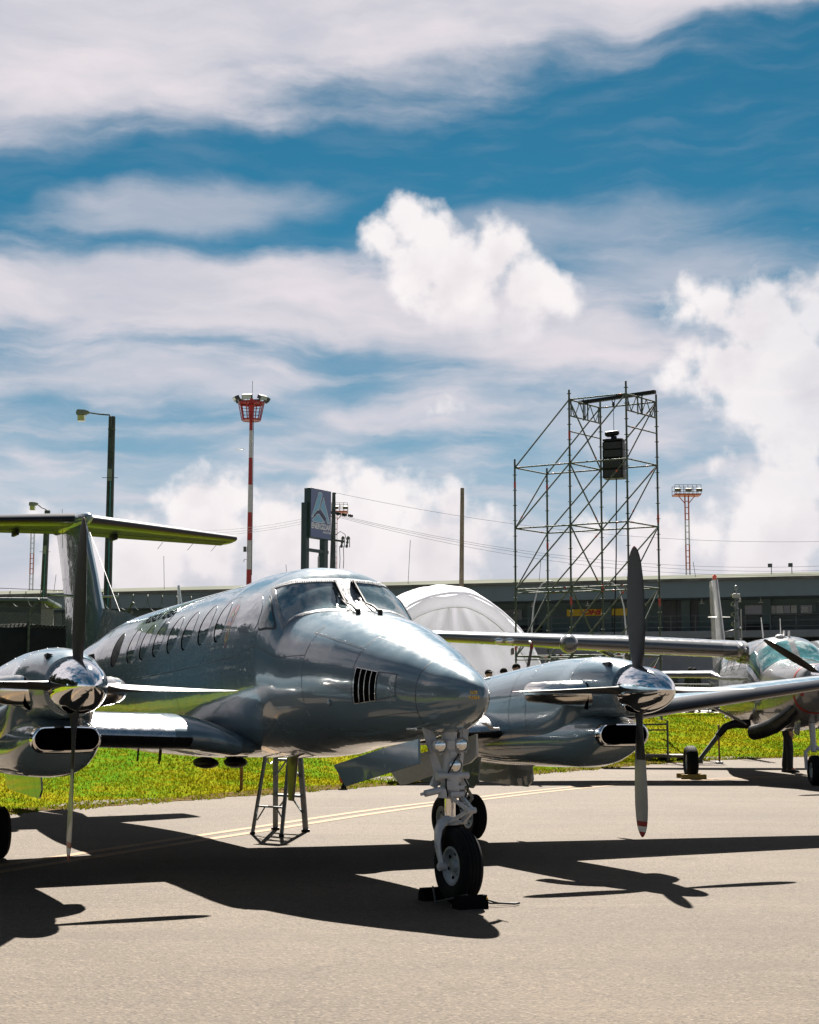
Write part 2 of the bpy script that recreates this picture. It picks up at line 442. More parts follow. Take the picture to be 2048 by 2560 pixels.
class Body:
    """streamlined body: sections along d with top, bottom and half width, measured on the photograph"""
    def __init__(s, st, zt, zb, w, n=2.25, s0=0.0):
        s.x = list(reversed(st)); s.T = list(reversed(zt)); s.B = list(reversed(zb)); s.w = list(reversed(w)); s.n = n; s.s0 = s0

    def pt(s, d, t, off=0.0):
        T, B, w = hermite(s.x, s.T, d), hermite(s.x, s.B, d), hermite(s.x, s.w, d)
        zc = (T + B) / 2; e = 2 / s.n; c, q = cos(t), sin(t)
        p = Vector((d, s.s0 + w * math.copysign(abs(c) ** e, c), zc + (T - zc) * math.copysign(abs(q) ** e, q)))
        if off: p += s.nrm(d, t) * off
        return p

    def nrm(s, d, t):
        e = 1e-3
        a = s.pt(d - e, t) - s.pt(d + e, t); b = s.pt(d, t + e) - s.pt(d, t - e)
        n = a.cross(b)
        if n.length < 1e-12: return Vector((1, 0, 0))
        n.normalize(); p = s.pt(d, t); ax = Vector((0, p.y - s.s0, p.z - s.pt(d, 0).z))
        return n if n.dot(ax) >= 0 else -n

    def loft(s, mb, ds, nt=96, mi=0, cap=(True, True)):
        mb.loft([[s.pt(d, 2 * pi * k / nt) for k in range(nt)] for d in ds], mi, cap)

    def patch(s, outline, off=0.004, rings=6, sub=5, sink=0.0, round_=True):
        """surface patch inside a star-shaped (d, t) outline; its rim sinks by `sink`"""
        P = [Vector(o) for o in outline]; n = len(P); O = []
        for i in range(n):
            p0, p1, p2, p3 = P[i - 1], P[i], P[(i + 1) % n], P[(i + 2) % n]
            for k in range(sub):
                u = k / sub
                if round_:
                    O.append(0.5 * ((2 * p1) + (p2 - p0) * u + (2 * p0 - 5 * p1 + 4 * p2 - p3) * u * u + (3 * p1 - p0 - 3 * p2 + p3) * u ** 3))
                else: O.append(p1.lerp(p2, u))
        c = sum(O, Vector((0, 0))) / len(O); mb = MB(); R = []
        for r in range(1, rings + 1):
            q = r / rings
            R.append([s.pt(*(c + (o - c) * q), off) for o in O])
        R.append([s.pt(*(c + (o - c) * 1.005), off - 0.012 - sink) for o in O])
        m = len(O); vs = [s.pt(*c, off)] + [p for r in R for p in r]; fs = [(0, 1 + k, 1 + (k + 1) % m) for k in range(m)]
        for r in range(len(R) - 1):
            for k in range(m):
                a = 1 + r * m; b = a + m
                fs.append((a + k, a + (k + 1) % m, b + (k + 1) % m, b + k))
        mb.add(vs, fs); return mb

    def ribbon(s, mb, line, w=0.006, off=0.0015, seg=14, mi=0, closed=False):
        P = [Vector(o) for o in line]; pts = []
        for a, b in zip(P[:-1], P[1:]):
            for k in range(seg): pts.append(a.lerp(b, k / seg))
        pts.append(P[-1])
        vs = []; fs = []
        for i, q in enumerate(pts):
            p = s.pt(*q); a = s.pt(*pts[max(i - 1, 0)]); b = s.pt(*pts[min(i + 1, len(pts) - 1)])
            n = s.nrm(*q); side = (b - a).cross(n)
            side = side.normalized() * w / 2 if side.length > 1e-9 else Vector((0, 0, w / 2))
            vs += [p + n * off + side, p + n * off - side]
        for i in range(len(pts) - 1): fs.append((2 * i, 2 * i + 1, 2 * i + 3, 2 * i + 2))
        mb.add(vs, fs, mi)

    def text(s, body, size, d0, t0, offset=0.0, shear=0.0, flip=False, off=0.003):
        me = font_mesh(body, size, offset, shear)
        bm = bmesh.new(); bm.from_mesh(me)
        for v in bm.verts:
            x, y = v.co.x, v.co.y
            pt_t = (s.pt(d0 + x, t0 + 1e-3) - s.pt(d0 + x, t0 - 1e-3)).length / 2e-3
            v.co = s.pt(d0 + x, t0 - y / pt_t, off)
        bm.to_mesh(me); bm.free(); return me


def airfoil(le, c, t, n=18, droop=0.0, vertical=False):
    """closed section; le = (d, s, z); chord runs aft (towards -d)"""
    up, lo = [], []
    for i in range(n + 1):
        x = (1 - cos(pi * i / n)) / 2
        y = 5 * t * (0.2969 * sqrt(x) - 0.1260 * x - 0.3516 * x * x + 0.2843 * x ** 3 - 0.1015 * x ** 4) + 0.0015
        up.append((x, y)); lo.append((x, -y * 0.85))
    pts = list(reversed(up)) + lo[1:]
    d, s_, z = le
    if vertical: return [Vector((d - x * c, s_ + y * c, z)) for x, y in pts]
    return [Vector((d - x * c, s_, z + y * c + 0.02 * c * sin(pi * min(1, x)) - droop * x * x * c)) for x, y in pts]


def wing_mesh(secs, n=18, boot=0.0, mats=(None,), vertical=False, name='wing'):
    mb = MB(); R = [airfoil(le, c, t, n, dr, vertical) for le, c, t, dr in secs]
    mb.loft(R, 0, (True, True))
    m = len(R[0]); k0 = 0
    if boot:
        for i in range(len(R) - 1):
            for j in range(m):
                if abs(j + 0.5 - n) < boot: mb.mi[i * m + j] = 1
    return mb

# ------------------------------------------------------------------ ground
EDGE = [(-40, -35), (-14, 9.0), (-4.54, 23.6), (1.45, 32.6), (7.3, 42.3), (11.9, 46.7), (30, 58), (140, 100)]


def edge_dist(x, y):
    """signed distance to the apron edge: positive on the grass (far / left side)"""
    best = 1e9; sg = 1
    for (ax, ay), (bx, by) in zip(EDGE[:-1], EDGE[1:]):
        dx, dy = bx - ax, by - ay; L2 = dx * dx + dy * dy
        t = max(0, min(1, ((x - ax) * dx + (y - ay) * dy) / L2))
        ex, ey = x - ax - t * dx, y - ay - t * dy; d = ex * ex + ey * ey
        if d < best: best = d; sg = 1 if dx * ey - dy * ex > 0 else -1
    return sg * sqrt(best)


def ground_z(x, y):
    d = edge_dist(x, y)
    if d <= 0: return 0.0
    t = min(1, d / 13.0); t = t * t * (3 - 2 * t)
    und = 0.05 * sin(x * 0.9 + y * 0.35) + 0.04 * sin(x * 0.37 - y * 0.8)
    return 1.12 * t + und * min(1, d / 2) * (1 - max(0, min(1, (d - 13) / 3)))


def m_asphalt():
    m = bpy.data.materials.new('apron_asphalt'); m.use_nodes = True
    t = m.node_tree; b = t.nodes['Principled BSDF']; n = NB(t)
    tc = n.new('ShaderNodeTexCoord').outputs['Object']
    base = n.mix(n.sstep(n.noise(tc, 0.35, 6, 0.6), 0.3, 0.7), (0.0569, 0.0438, 0.0319, 1), (0.0765, 0.0600, 0.0433, 1))
    st = n.vm('MULTIPLY', n.vm('ADD', tc, n.vm('SCALE', n.noise(tc, 0.6, 3, out='Color'), scale=0.6)), (0.5, 1.6, 1))
    base = n.mix(n.sstep(n.noise(st, 0.7, 8, 0.62), 0.5, 0.75, 0, 0.5), base, (0.0445, 0.0343, 0.0259, 1))
    # aggregate: pale and dark stones
    vo = n.new('ShaderNodeTexVoronoi'); n.put(vo.inputs['Vector'], tc); vo.inputs['Scale'].default_value = 58
    stone = n.noise(vo.outputs['Color'], 5, 0)
    sp = n.new('ShaderNodeSeparateColor'); n.put(sp.inputs[0], vo.outputs['Color'])
    base = n.mix(n.sstep(sp.outputs[0], 0.72, 0.95, 0, 0.5), base, (0.1280, 0.1044, 0.0792, 1))
    base = n.mix(n.sstep(sp.outputs[1], 0.60, 0.95, 0, 0.6), base, (0.0231, 0.0184, 0.0152, 1))
    patchy = n.sstep(n.noise(tc, 2.3, 8, 0.7), 0.44, 0.66)
    fine = n.sstep(n.noise(tc, 42, 5, 0.75), 0.52, 0.64)
    base = n.mix(n.m('MULTIPLY', n.m('MULTIPLY', patchy, fine), 0.95), base, (0.0213, 0.0169, 0.0137, 1))
    # rolled-in streaks and large weathered patches
    rot = n.new('ShaderNodeMapping'); rot.inputs['Rotation'].default_value = (0, 0, -0.62); rot.inputs['Scale'].default_value = (0.10, 1.1, 1); n.put(rot.inputs['Vector'], tc)
    base = n.mix(n.sstep(n.noise(rot.outputs[0], 1.0, 9, 0.62, 0.4), 0.46, 0.70, 0, 0.45), base, (0.0438, 0.0344, 0.0266, 1))
    base = n.mix(n.sstep(n.noise(rot.outputs[0], 2.7, 7, 0.6, 0.2), 0.52, 0.75, 0, 0.18), base, (0.1368, 0.1136, 0.0868, 1))
    big = n.sstep(n.noise(tc, 0.16, 4, 0.55, 0.6), 0.38, 0.62)
    base = n.mix(n.m('MULTIPLY', n.m('SUBTRACT', 1.0, big), 0.24), base, (0.050, 0.043, 0.036, 1))
    # hairline cracks, oil spots
    v2 = n.new('ShaderNodeTexVoronoi', feature='DISTANCE_TO_EDGE'); v2.inputs['Scale'].default_value = 0.22
    n.put(v2.inputs['Vector'], n.vm('ADD', tc, n.vm('SCALE', n.noise(tc, 1.5, 6, out='Color'), scale=1.1)))
    crack = n.m('MULTIPLY', n.sstep(v2.outputs['Distance'], 0.0, 0.005, 1, 0), n.sstep(n.noise(tc, 0.5, 2), 0.45, 0.6))
    base = n.mix(n.m('MULTIPLY', crack, 0.4), base, (0.0178, 0.0141, 0.0115, 1))
    spot = n.sstep(n.noise(tc, 0.9, 2, 0.4), 0.68, 0.76, 0, 0.45)
    base = n.mix(spot, base, (0.0320, 0.0254, 0.0182, 1))
    n.put(b.inputs['Base Color'], base)
    b.inputs['Roughness'].default_value = 0.88; b.inputs['Specular IOR Level'].default_value = 0.18
    h = n.m('ADD', n.m('MULTIPLY', vo.outputs['Distance'], 0.55), n.m('MULTIPLY', n.noise(tc, 26, 6, 0.7), 0.9))
    bp = n.new('ShaderNodeBump'); bp.inputs['Strength'].default_value = 0.9; bp.inputs['Distance'].default_value = 0.014
    n.put(bp.inputs['Height'], h); n.put(b.inputs['Normal'], bp.outputs[0])
    return m


def grid_sheet(name, x0, x1, y0, y1, nx, ny, fn, m, keep=None):
    vs = []; fs = []
    for j in range(ny + 1):
        for i in range(nx + 1):
            x = x0 + (x1 - x0) * i / nx; y = y0 + (y1 - y0) * j / ny
            vs.append((x, y, fn(x, y)))
    for j in range(ny):
        for i in range(nx):
            a = j * (nx + 1) + i
            f = (a, a + 1, a + nx + 2, a + nx + 1)
            if keep is None or any(keep(vs[k][0], vs[k][1]) for k in f): fs.append(f)
    mb = MB(); used = sorted({k for f in fs for k in f}); ix = {k: i for i, k in enumerate(used)}
    mb.add([vs[k] for k in used], [tuple(ix[k] for k in f) for f in fs])
    return mb.build(name, m, ang=180)


g = MB(); g.add([(-3000, -3000, -0.02), (3000, -3000, -0.02), (3000, 3000, -0.02), (-3000, 3000, -0.02)], [(0, 1, 2, 3)])
tag(g.build('ground', mat('far_ground', (0.10, 0.10, 0.07), 0.95, var=0.2, scale=0.02)), 'dry flat ground stretching to the horizon', 'ground', kind='structure')
M_ASPH = m_asphalt()
ap = MB(); ap.add([(-60, -60, 0), (120, -60, 0), (120, 130, 0), (-60, 130, 0)], [(0, 1, 2, 3)])
tag(ap.build('apron', M_ASPH), 'sunlit rough tan asphalt apron', 'apron', kind='structure')

# far road on top of the bank
rd = MB(); rd.add([(-150, 0, 0), (150, 0, 0), (150, 60, 0), (-150, 60, 0)], [(0, 1, 2, 3)])
o = rd.build('service_road', M_CONC, loc=(0, 66, 1.16)); tag(o, 'pale concrete service road behind the grass bank', 'road', kind='structure')

# grass bank
def m_grass(name, tip=False):
    m = bpy.data.materials.new(name); m.use_nodes = True
    t = m.node_tree; b = t.nodes['Principled BSDF']; n = NB(t)
    gm = n.new('ShaderNodeNewGeometry'); pos = gm.outputs['Position']
    a = n.sstep(n.noise(pos, 0.45, 5, 0.6), 0.40, 0.62)
    c = n.mix(a, (0.042, 0.098, 0.006, 1), (0.110, 0.112, 0.006, 1))
    c = n.mix(n.sstep(n.noise(pos, 3.5, 6, 0.65), 0.45, 0.70, 0, 0.6), c, (0.150, 0.088, 0.006, 1))
    c = n.mix(n.sstep(n.noise(pos, 1.3, 6, 0.6), 0.55, 0.72, 0, 0.8), c, (0.018, 0.062, 0.004, 1))
    if tip:
        r = n.sstep(gm.outputs['Random Per Island'], 0.0, 1.0, 0.0, 1.0)
        c = n.mix(n.m('MULTIPLY', r, 0.40), c, (0.140, 0.100, 0.003, 1))
        b.inputs['Transmission Weight'].default_value = 0.0
        b.inputs['Subsurface Weight'].default_value = 0.0
        tr = n.new('ShaderNodeBsdfTranslucent'); n.put(tr.inputs['Color'], n.mix(0.5, c, (0.088, 0.095, 0.0, 1)))
        ms = n.new('ShaderNodeMixShader'); ms.inputs[0].default_value = 0.4
        n.put(ms.inputs[1], b.outputs[0]); n.put(ms.inputs[2], tr.outputs[0])
        n.put(t.nodes['Material Output'].inputs[0], ms.outputs[0])
    n.put(b.inputs['Base Color'], c); b.inputs['Roughness'].default_value = 1.0; b.inputs['Specular IOR Level'].default_value = 0.0
    if not tip:
        bp = n.new('ShaderNodeBump'); bp.inputs['Strength'].default_value = 0.8; bp.inputs['Distance'].default_value = 0.06
        n.put(bp.inputs['Height'], n.noise(pos, 9, 6, 0.7)); n.put(b.inputs['Normal'], bp.outputs[0])
    return m


gr = grid_sheet('grass_bank', -60, 60, -20, 68, 120, 110, lambda x, y: ground_z(x, y) + 0.004 if edge_dist(x, y) > 0 else -0.03, m_grass('turf'), keep=lambda x, y: edge_dist(x, y) > 0.1)
tag(gr, 'low bank of yellow and green grass beyond the apron', 'grass bank', kind='structure')

gb = MB(); rg = random.Random(3)
cnt = 0
while cnt < 105000:
    Y = 19 + 42 * rg.random() ** 1.3
    X = (rg.random() - 0.5) * 2 * (0.275 * Y + 1.5)
    d = edge_dist(X, Y)
    if d < -0.30 + 0.5 * rg.random() ** 2 + 0.12 * sin(X * 5.3 + Y * 2.1) or d > 20: continue
    if 1.5 < 0: continue
    h = rg.uniform(0.02, 0.06) * (1.5 if rg.random() < 0.06 else 1) * (1 + max(0, Y - 30) * 0.015); w = 0.006 + 0.0005 * Y
    a = rg.random() * pi; lx, ly = rg.gauss(0, 0.035), rg.gauss(0, 0.035); z = ground_z(X, Y)
    gb.v += [(X - w * cos(a), Y - w * sin(a), z - 0.01), (X + w * cos(a), Y + w * sin(a), z - 0.01), (X + lx, Y + ly, z + h)]
    gb.f.append((cnt * 3, cnt * 3 + 1, cnt * 3 + 2)); gb.mi.append(0); cnt += 1
me = bpy.data.meshes.new('grass'); me.from_pydata(gb.v, [], gb.f); me.materials.append(m_grass('grass_blades', True)); me.update()
tag(link('grass', me), 'short yellowing and green grass growing on the bank', 'grass', kind='stuff')

# dry soil fringe where grass meets asphalt
fr = MB(); pv = []
for (ax, ay), (bx, by) in zip(EDGE[1:-2], EDGE[2:-1]):
    L = sqrt((bx - ax) ** 2 + (by - ay) ** 2); nx, ny = -(by - ay) / L, (bx - ax) / L
    k = int(L / 0.25)
    for i in range(k):
        t = i / k; j1 = rg.uniform(-0.10, 0.14); x, y = ax + (bx - ax) * t, ay + (by - ay) * t
        pv.append(((x - nx * (0.12 + j1), y - ny * (0.12 + j1), 0.006), (x + nx * 0.5, y + ny * 0.5, ground_z(x + nx * 0.5, y + ny * 0.5) + 0.012)))
fr.add([p for q in pv for p in q], [(2 * i, 2 * i + 2, 2 * i + 3, 2 * i + 1) for i in range(len(pv) - 1)])
tag(fr.build('soil_edge', mat('dry_soil', (0.060, 0.042, 0.020), 1.0, spec=0.0, var=0.5, scale=8, bump=0.5, bscale=30)), 'dry dirt fringe between the asphalt and the grass', 'soil', kind='structure')

# double yellow taxi line
def m_line():
    m = mat('taxi_line_paint', (0.160, 0.095, 0.038), 0.75, var=0.12, scale=3)
    t = m.node_tree; n = NB(t); b = t.nodes['Principled BSDF']; b.inputs['Specular IOR Level'].default_value = 0.12
    tc = n.new('ShaderNodeTexCoord').outputs['Object']
    old = b.inputs['Base Color'].links[0].from_socket
    wear = n.sstep(n.noise(tc, 14, 8, 0.75), 0.44, 0.64, 0.1, 0.85)
    n.put(b.inputs['Base Color'], n.mix(wear, old, (0.085, 0.068, 0.052, 1)))
    return m
LINE = [(-12, -6), (-8, 4.4), (-3.73, 14.74), (-1.99, 18.94), (-0.13, 23.29), (1.12, 25.6), (2.2, 27.6), (3.7, 29.9), (6.2, 32.3), (10.0, 34.9), (20, 40)]
ym = MB()
ys = [p[1] for p in LINE]; pts = []
for i in range(301):
    y = ys[0] + (ys[-1] - ys[0]) * i / 300; pts.append(Vector((hermite(ys, [p[0] for p in LINE], y), y, 0.004)))
for off in (-0.17, 0.17):
    vs = []
    for i, p in enumerate(pts):
        d = (pts[min(i + 1, 300)] - pts[max(i - 1, 0)]).normalized(); nn = Vector((d.y, -d.x, 0))
        vs += [p + nn * (off - 0.075), p + nn * (off + 0.075)]
    ym.add(vs, [(2 * i, 2 * i + 1, 2 * i + 3, 2 * i + 2) for i in range(300)])
tag(ym.build('taxi_line', m_line()), 'worn double yellow taxi line curving across the apron', 'marking', kind='structure')

# far trees that close the horizon beside and behind the view (seen only in the gloss of the aircraft), with bushes added to darken that gloss
tm = MB(); rt = random.Random(11)
def clump(cx, cy, r, h, n=420, z0=0.0):
    for _ in range(n):
        u = Vector((rt.gauss(0, 1), rt.gauss(0, 1), rt.gauss(0, 1))).normalized() * rt.random() ** 0.35
        p = Vector((cx + u.x * r, cy + u.y * r, z0 + h * (0.5 + 0.5 * u.z) + 0.3))
        a = Vector((rt.gauss(0, 1), rt.gauss(0, 1), rt.gauss(0, 1))).normalized() * rt.uniform(0.4, 0.9); b = a.orthogonal().normalized() * 0.6
        k = len(tm.v); tm.v += [p - a, p + a, p + b]; tm.f.append((k, k + 1, k + 2)); tm.mi.append(0)
for i in range(30): clump(-27 - rt.random() * 9 - max(0, i - 12) * 0.9, 2 + i * 2.6, rt.uniform(2.5, 4.5), rt.uniform(9, 15), 700)
for i in range(30): clump(-70 + i * 5.2, -85 - rt.random() * 15, rt.uniform(3, 5), rt.uniform(7, 12))
for i in range(10): clump(75 + rt.random() * 12, -60 + i * 9, rt.uniform(3, 5), rt.uniform(6, 10))
for i in range(16):  # small bushes out of view, added to break up the reflected grass
    y_ = 20 + i * 1.9; clump(-0.2587 * y_ - 3.2 - rt.random() * 5, y_, rt.uniform(.5, 1.3), rt.uniform(.7, 2.2), 160, ground_z(-0.2587 * y_ - 4, y_) - .3)
me = bpy.data.meshes.new('reflected_trees'); me.from_pydata(tm.v, [], tm.f); me.materials.append(mat('tree_foliage', (0.010, 0.018, 0.008), 0.8, var=0.4, scale=0.3)); me.update()
tag(link('reflected_trees', me), 'belt of dark trees round the airfield, with unseen bushes added for the reflections', 'trees', kind='stuff')

# ================================================================== grey twin turboprop
YAW = 0.449
ROOT = empty('turboprop_airplane', (-0.2461, 13.5597, 0), YAW - pi / 2,
             'glossy grey twin engine turboprop airplane with T tail filling the foreground', 'airplane')
FS = [1.83, 1.80, 1.71, 1.53, 1.3, 1.0, .6, .2, -.2, -.55, -.75, -.95, -1.3, -1.9, -2.6, -4.5, -6.5, -8., -9.5, -11., -12.2]
FT = [1.555, 1.63, 1.697, 1.776, 1.85, 1.96, 2.089, 2.21, 2.299, 2.385, 2.555, 2.705, 2.758, 2.765, 2.722, 2.661, 2.583, 2.407, 2.243, 2.189, 2.095]
FB = [1.555, 1.48, 1.412, 1.342, 1.278, 1.247, 1.196, 1.165, 1.129, 1.089, 1.058, 1.033, 1.01, 0.988, 0.97, 0.912, 0.9, 1.046, 1.334, 1.636, 1.897]
FW = [0.004, .06, .125, .21, .29, .40, .525, .63, .70, .748, .785, .805, .80, .775, .755, .75, .74, .64, .43, .24, .08]
FUS = Body(FS, FT, FB, FW)


def frange(a, b, n): return [a + (b - a) * i / n for i in range(n + 1)]


def cut_glass(mb, ds, nt):
    """take out the skin behind the two windscreen panes"""
    def inside(d, t):
        c = False; n = len(PANE)
        for k in range(n):
            (x0, y0), (x1, y1) = PANE[k], PANE[k - 1]
            if (y0 > t) != (y1 > t) and d < (x1 - x0) * (t - y0) / (y1 - y0) + x0: c = not c
        return c
    keep = []
    for k, f in enumerate(mb.f):
        if len(f) == 4:
            i, j = divmod(f[0], nt); d = (ds[i] + ds[min(i + 1, len(ds) - 1)]) / 2; t = 2 * pi * (j + .5) / nt
            ok = not any(all(inside(dd, tt if m == 0 else pi - tt) for dd, tt in ((d, t), (d + .006, t), (d - .006, t), (d, t + .012), (d, t - .012))) for m in (0, 1))
        else: ok = True
        if ok: keep.append(k)
    mb.f = [mb.f[k] for k in keep]; mb.mi = [mb.mi[k] for k in keep]


def m_screen():
    m = bpy.data.materials.new('windscreen_glass'); m.use_nodes = True; t = m.node_tree; n = NB(t); t.nodes.remove(t.nodes['Principled BSDF'])
    tc = n.new('ShaderNodeTexCoord').outputs['Object']
    tr = n.new('ShaderNodeBsdfTransparent'); tr.inputs['Color'].default_value = (.50, .68, .70, 1)
    gl = n.new('ShaderNodeBsdfGlossy'); gl.inputs['Roughness'].default_value = .015
    bp = n.new('ShaderNodeBump'); bp.inputs['Strength'].default_value = .25; bp.inputs['Distance'].default_value = .01; n.put(bp.inputs['Height'], n.noise(tc, 5, 2)); n.put(gl.inputs['Normal'], bp.outputs[0])
    fr = n.new('ShaderNodeFresnel'); fr.inputs['IOR'].default_value = 1.9
    df = n.new('ShaderNodeBsdfDiffuse'); df.inputs['Color'].default_value = (.26, .36, .39, 1)
    sky_sheen = n.sstep(n.noise(tc, 30, 8, .7), .40, .78, .34, .58)  # pale diffuse veil mixed into the glass for its sky reflection
    m1 = n.new('ShaderNodeMixShader'); n.put(m1.inputs[0], sky_sheen); n.put(m1.inputs[1], tr.outputs[0]); n.put(m1.inputs[2], df.outputs[0])
    m2 = n.new('ShaderNodeMixShader'); n.put(m2.inputs[0], n.m('ADD', fr.outputs[0], .26, clamp=True)); n.put(m2.inputs[1], m1.outputs[0]); n.put(m2.inputs[2], gl.outputs[0])
    n.put(t.nodes['Material Output'].inputs[0], m2.outputs[0]); return m
M_SCREEN = m_screen()
ds = frange(1.283, -0.2, 50) + frange(-0.21, -1.25, 90) + frange(-1.26, -1.4, 4) + frange(-1.45, -12.2, 130)
PANE = [(-1.064, 2.3038), (-0.925, 2.1904), (-0.843, 1.9984), (-0.802, 1.7802), (-0.794, 1.655), (-0.662, 1.6532), (-0.302, 1.7166), (-0.4, 1.8326), (-0.523, 2.0159), (-0.589, 2.1904), (-0.63, 2.3562), (-0.646, 2.5033), (-0.81, 2.4435)]
mb = MB(); FUS.loft(mb, ds, 168, cap=(False, True)); cut_glass(mb, ds, 168)
fus = mb.build('fuselage', M_GREY, ROOT, ang=60)
mb = MB(); FUS.loft(mb, [1.8299] + frange(1.826, 1.78, 8) + frange(1.77, 1.288, 34), 112)
nose = mb.build('nose_cone', M_NAC, fus, ang=60)

mirr = lambda L: [(d, pi - t) for d, t in L]
PANE = [(-1.064, 2.3038), (-0.925, 2.1904), (-0.843, 1.9984), (-0.802, 1.7802), (-0.794, 1.655), (-0.662, 1.6532), (-0.302, 1.7166), (-0.4, 1.8326), (-0.523, 2.0159), (-0.589, 2.1904), (-0.63, 2.3562), (-0.646, 2.5033), (-0.81, 2.4435)]
FRM = [(-1.154, 2.3138), (-0.998, 2.1468), (-0.876, 1.9809), (-0.835, 1.7628), (-0.826, pi / 2), (-0.205, pi / 2), (-0.245, 1.74), (-0.334, 1.8762), (-0.482, 2.0508), (-0.556, 2.2166), (-0.597, 2.3562), (-0.625, 2.5831), (-0.818, 2.4871)]
for k, fl in enumerate((lambda L: L, mirr)):
    A, B = fl(FRM), fl(PANE); q = MB(); n_ = len(A); O, I = [], []
    for i in range(n_):
        for u in range(8):
            t = u / 8; O.append((A[i][0] + (A[(i + 1) % n_][0] - A[i][0]) * t, A[i][1] + (A[(i + 1) % n_][1] - A[i][1]) * t)); I.append((B[i][0] + (B[(i + 1) % n_][0] - B[i][0]) * t, B[i][1] + (B[(i + 1) % n_][1] - B[i][1]) * t))
    rings = [[FUS.pt(*o, -0.008) for o in O], [FUS.pt(*o, 0.005) for o in O], [FUS.pt(*((o[0] + p[0]) / 2, (o[1] + p[1]) / 2), 0.007) for o, p in zip(O, I)], [FUS.pt(*p, 0.006) for p in I], [FUS.pt(*p, -0.012) for p in I]]
    q.loft(rings, 0, (False, False))
    for i in range(len(O)):
        L_ = (FUS.pt(*O[i]) - FUS.pt(*O[i - 1])).length
        if i % max(1, int(.032 / max(L_, 1e-3))) == 0: q.sphere(FUS.pt((O[i][0] + I[i][0]) / 2, (O[i][1] + I[i][1]) / 2, .007), .004, 6, mi=1)
    q.build('windshield_frame', [M_FRAME, M_SEAM], fus, ang=50)
    p = FUS.patch(fl(PANE), -0.002, 14, 6, round_=False).build('windshield_pane', M_SCREEN, fus, ang=50)
    TRI = [(-0.925, 2.81), (-0.982, 2.5918), (-1.023, 2.4609), (-0.99, 2.4522), (-0.826, 2.5569), (-0.72, 2.6442), (-0.802, 2.7314)]
    c0 = (-0.90, 2.66)
    FUS.patch([(c0[0] + (d - c0[0]) * 1.16, c0[1] + (t - c0[1]) * 1.16) for d, t in fl(TRI)] if k == 0 else [(c0[0] + (d - c0[0]) * 1.16, pi - (c0[1] + (pi - t - c0[1]) * 1.16)) for d, t in fl(TRI)], 0.003, 5, 5).build('quarter_window_frame', M_SEAM, fus, ang=50)
    FUS.patch(fl(TRI), 0.006, 6, 5).build('quarter_window', M_GLASS, fus, ang=50)
# cockpit seen through the windscreen
M_COAM = mat('glareshield_vinyl', (.02, .026, .028), .8); M_SEAT = mat('seat_fabric', (.13, .15, .155), .85, var=.15, scale=12); M_TRIM = mat('cockpit_trim', (.20, .22, .22), .7)
q = MB(); q.loft([[Vector((d, y, z)) for y, z in ((-w, zz - .10), (-w * .8, zz), (w * .8, zz), (w, zz - .10))] for d, w, zz in ((-.38, .40, 2.19), (-.62, .56, 2.21), (-.86, .60, 2.205), (-.90, .60, 2.17))]); q.build('glareshield', M_COAM, fus)
for y in (-.30, .30):
    q = MB(); q.bevbox((-1.45, y, 2.05), (.14, .40, .62), .05); q.bevbox((-1.46, y, 2.43), (.10, .22, .16), .04); q.build('pilot_seat', M_SEAT, fus)
    q = MB(); q.tube([(-.92, y, 1.9), (-1.0, y, 2.16), (-1.0, y - .12, 2.24)], .014, 8); q.tube([(-1.0, y - .13, 2.18), (-1.0, y - .13, 2.27), (-1.0, y + .13, 2.27), (-1.0, y + .13, 2.18)], .014, 8); q.build('control_yoke', M_COAM, fus)
q = MB(); q.loft([[Vector((d, 0, 1.9)) + (FUS.pt(-1.75, 2 * pi * k / 40) - Vector((-1.75, 0, 1.9))) * .95 for k in range(40)] for d in (-1.75, -1.78)]); q.build('cabin_bulkhead', M_TRIM, fus, smooth=False)
q = MB(); q.box((-1.1, 0, 1.55), (1.4, 1.3, .04)); q.build('cockpit_floor', M_COAM, fus, smooth=False)
q = MB(); q.bevbox((-.74, .34, 2.235), (.16, .24, .03), .01, Matrix.Rotation(.4, 3, 'Z')); q.bevbox((-.70, .42, 2.26), (.10, .12, .02), .005, Matrix.Rotation(-.5, 3, 'Z')); q.build('chart_paper', M_WHITE, fus)
q = MB(); q.bevbox((-.78, -.24, 2.232), (.06, .40, .022), .008); q.build('sun_visor', mat('visor_pale', (.45, .46, .44), .5), fus)

OVAL = [(-1.572, 2.7576), (-1.613, 2.6354), (-1.589, 2.5045), (-1.523, 2.3998), (-1.335, 2.3911), (-1.203, 2.4347), (-1.039, 2.5744), (-0.982, 2.714), (-1.007, 2.8274), (-1.162, 2.8885), (-1.408, 2.8798)]
for fl in (lambda L: L, mirr):
    FUS.patch(fl(OVAL), 0.0045, 8, 5).build('cockpit_side_window', mat('side_window_glass', (0.20, 0.225, 0.265), 0.03, var=0.1, scale=3, coat=1.0), fus, ang=50)
    q = MB(); FUS.ribbon(q, fl(OVAL + OVAL[:1]), 0.011, 0.004, 5); q.build('window_seal', M_SEAM, fus)


def theta_at(d, z):
    lo, hi = pi / 2, pi * 1.3
    for _ in range(40):
        m = (lo + hi) / 2
        if FUS.pt(d, m).z > z: lo = m
        else: hi = m
    return (lo + hi) / 2


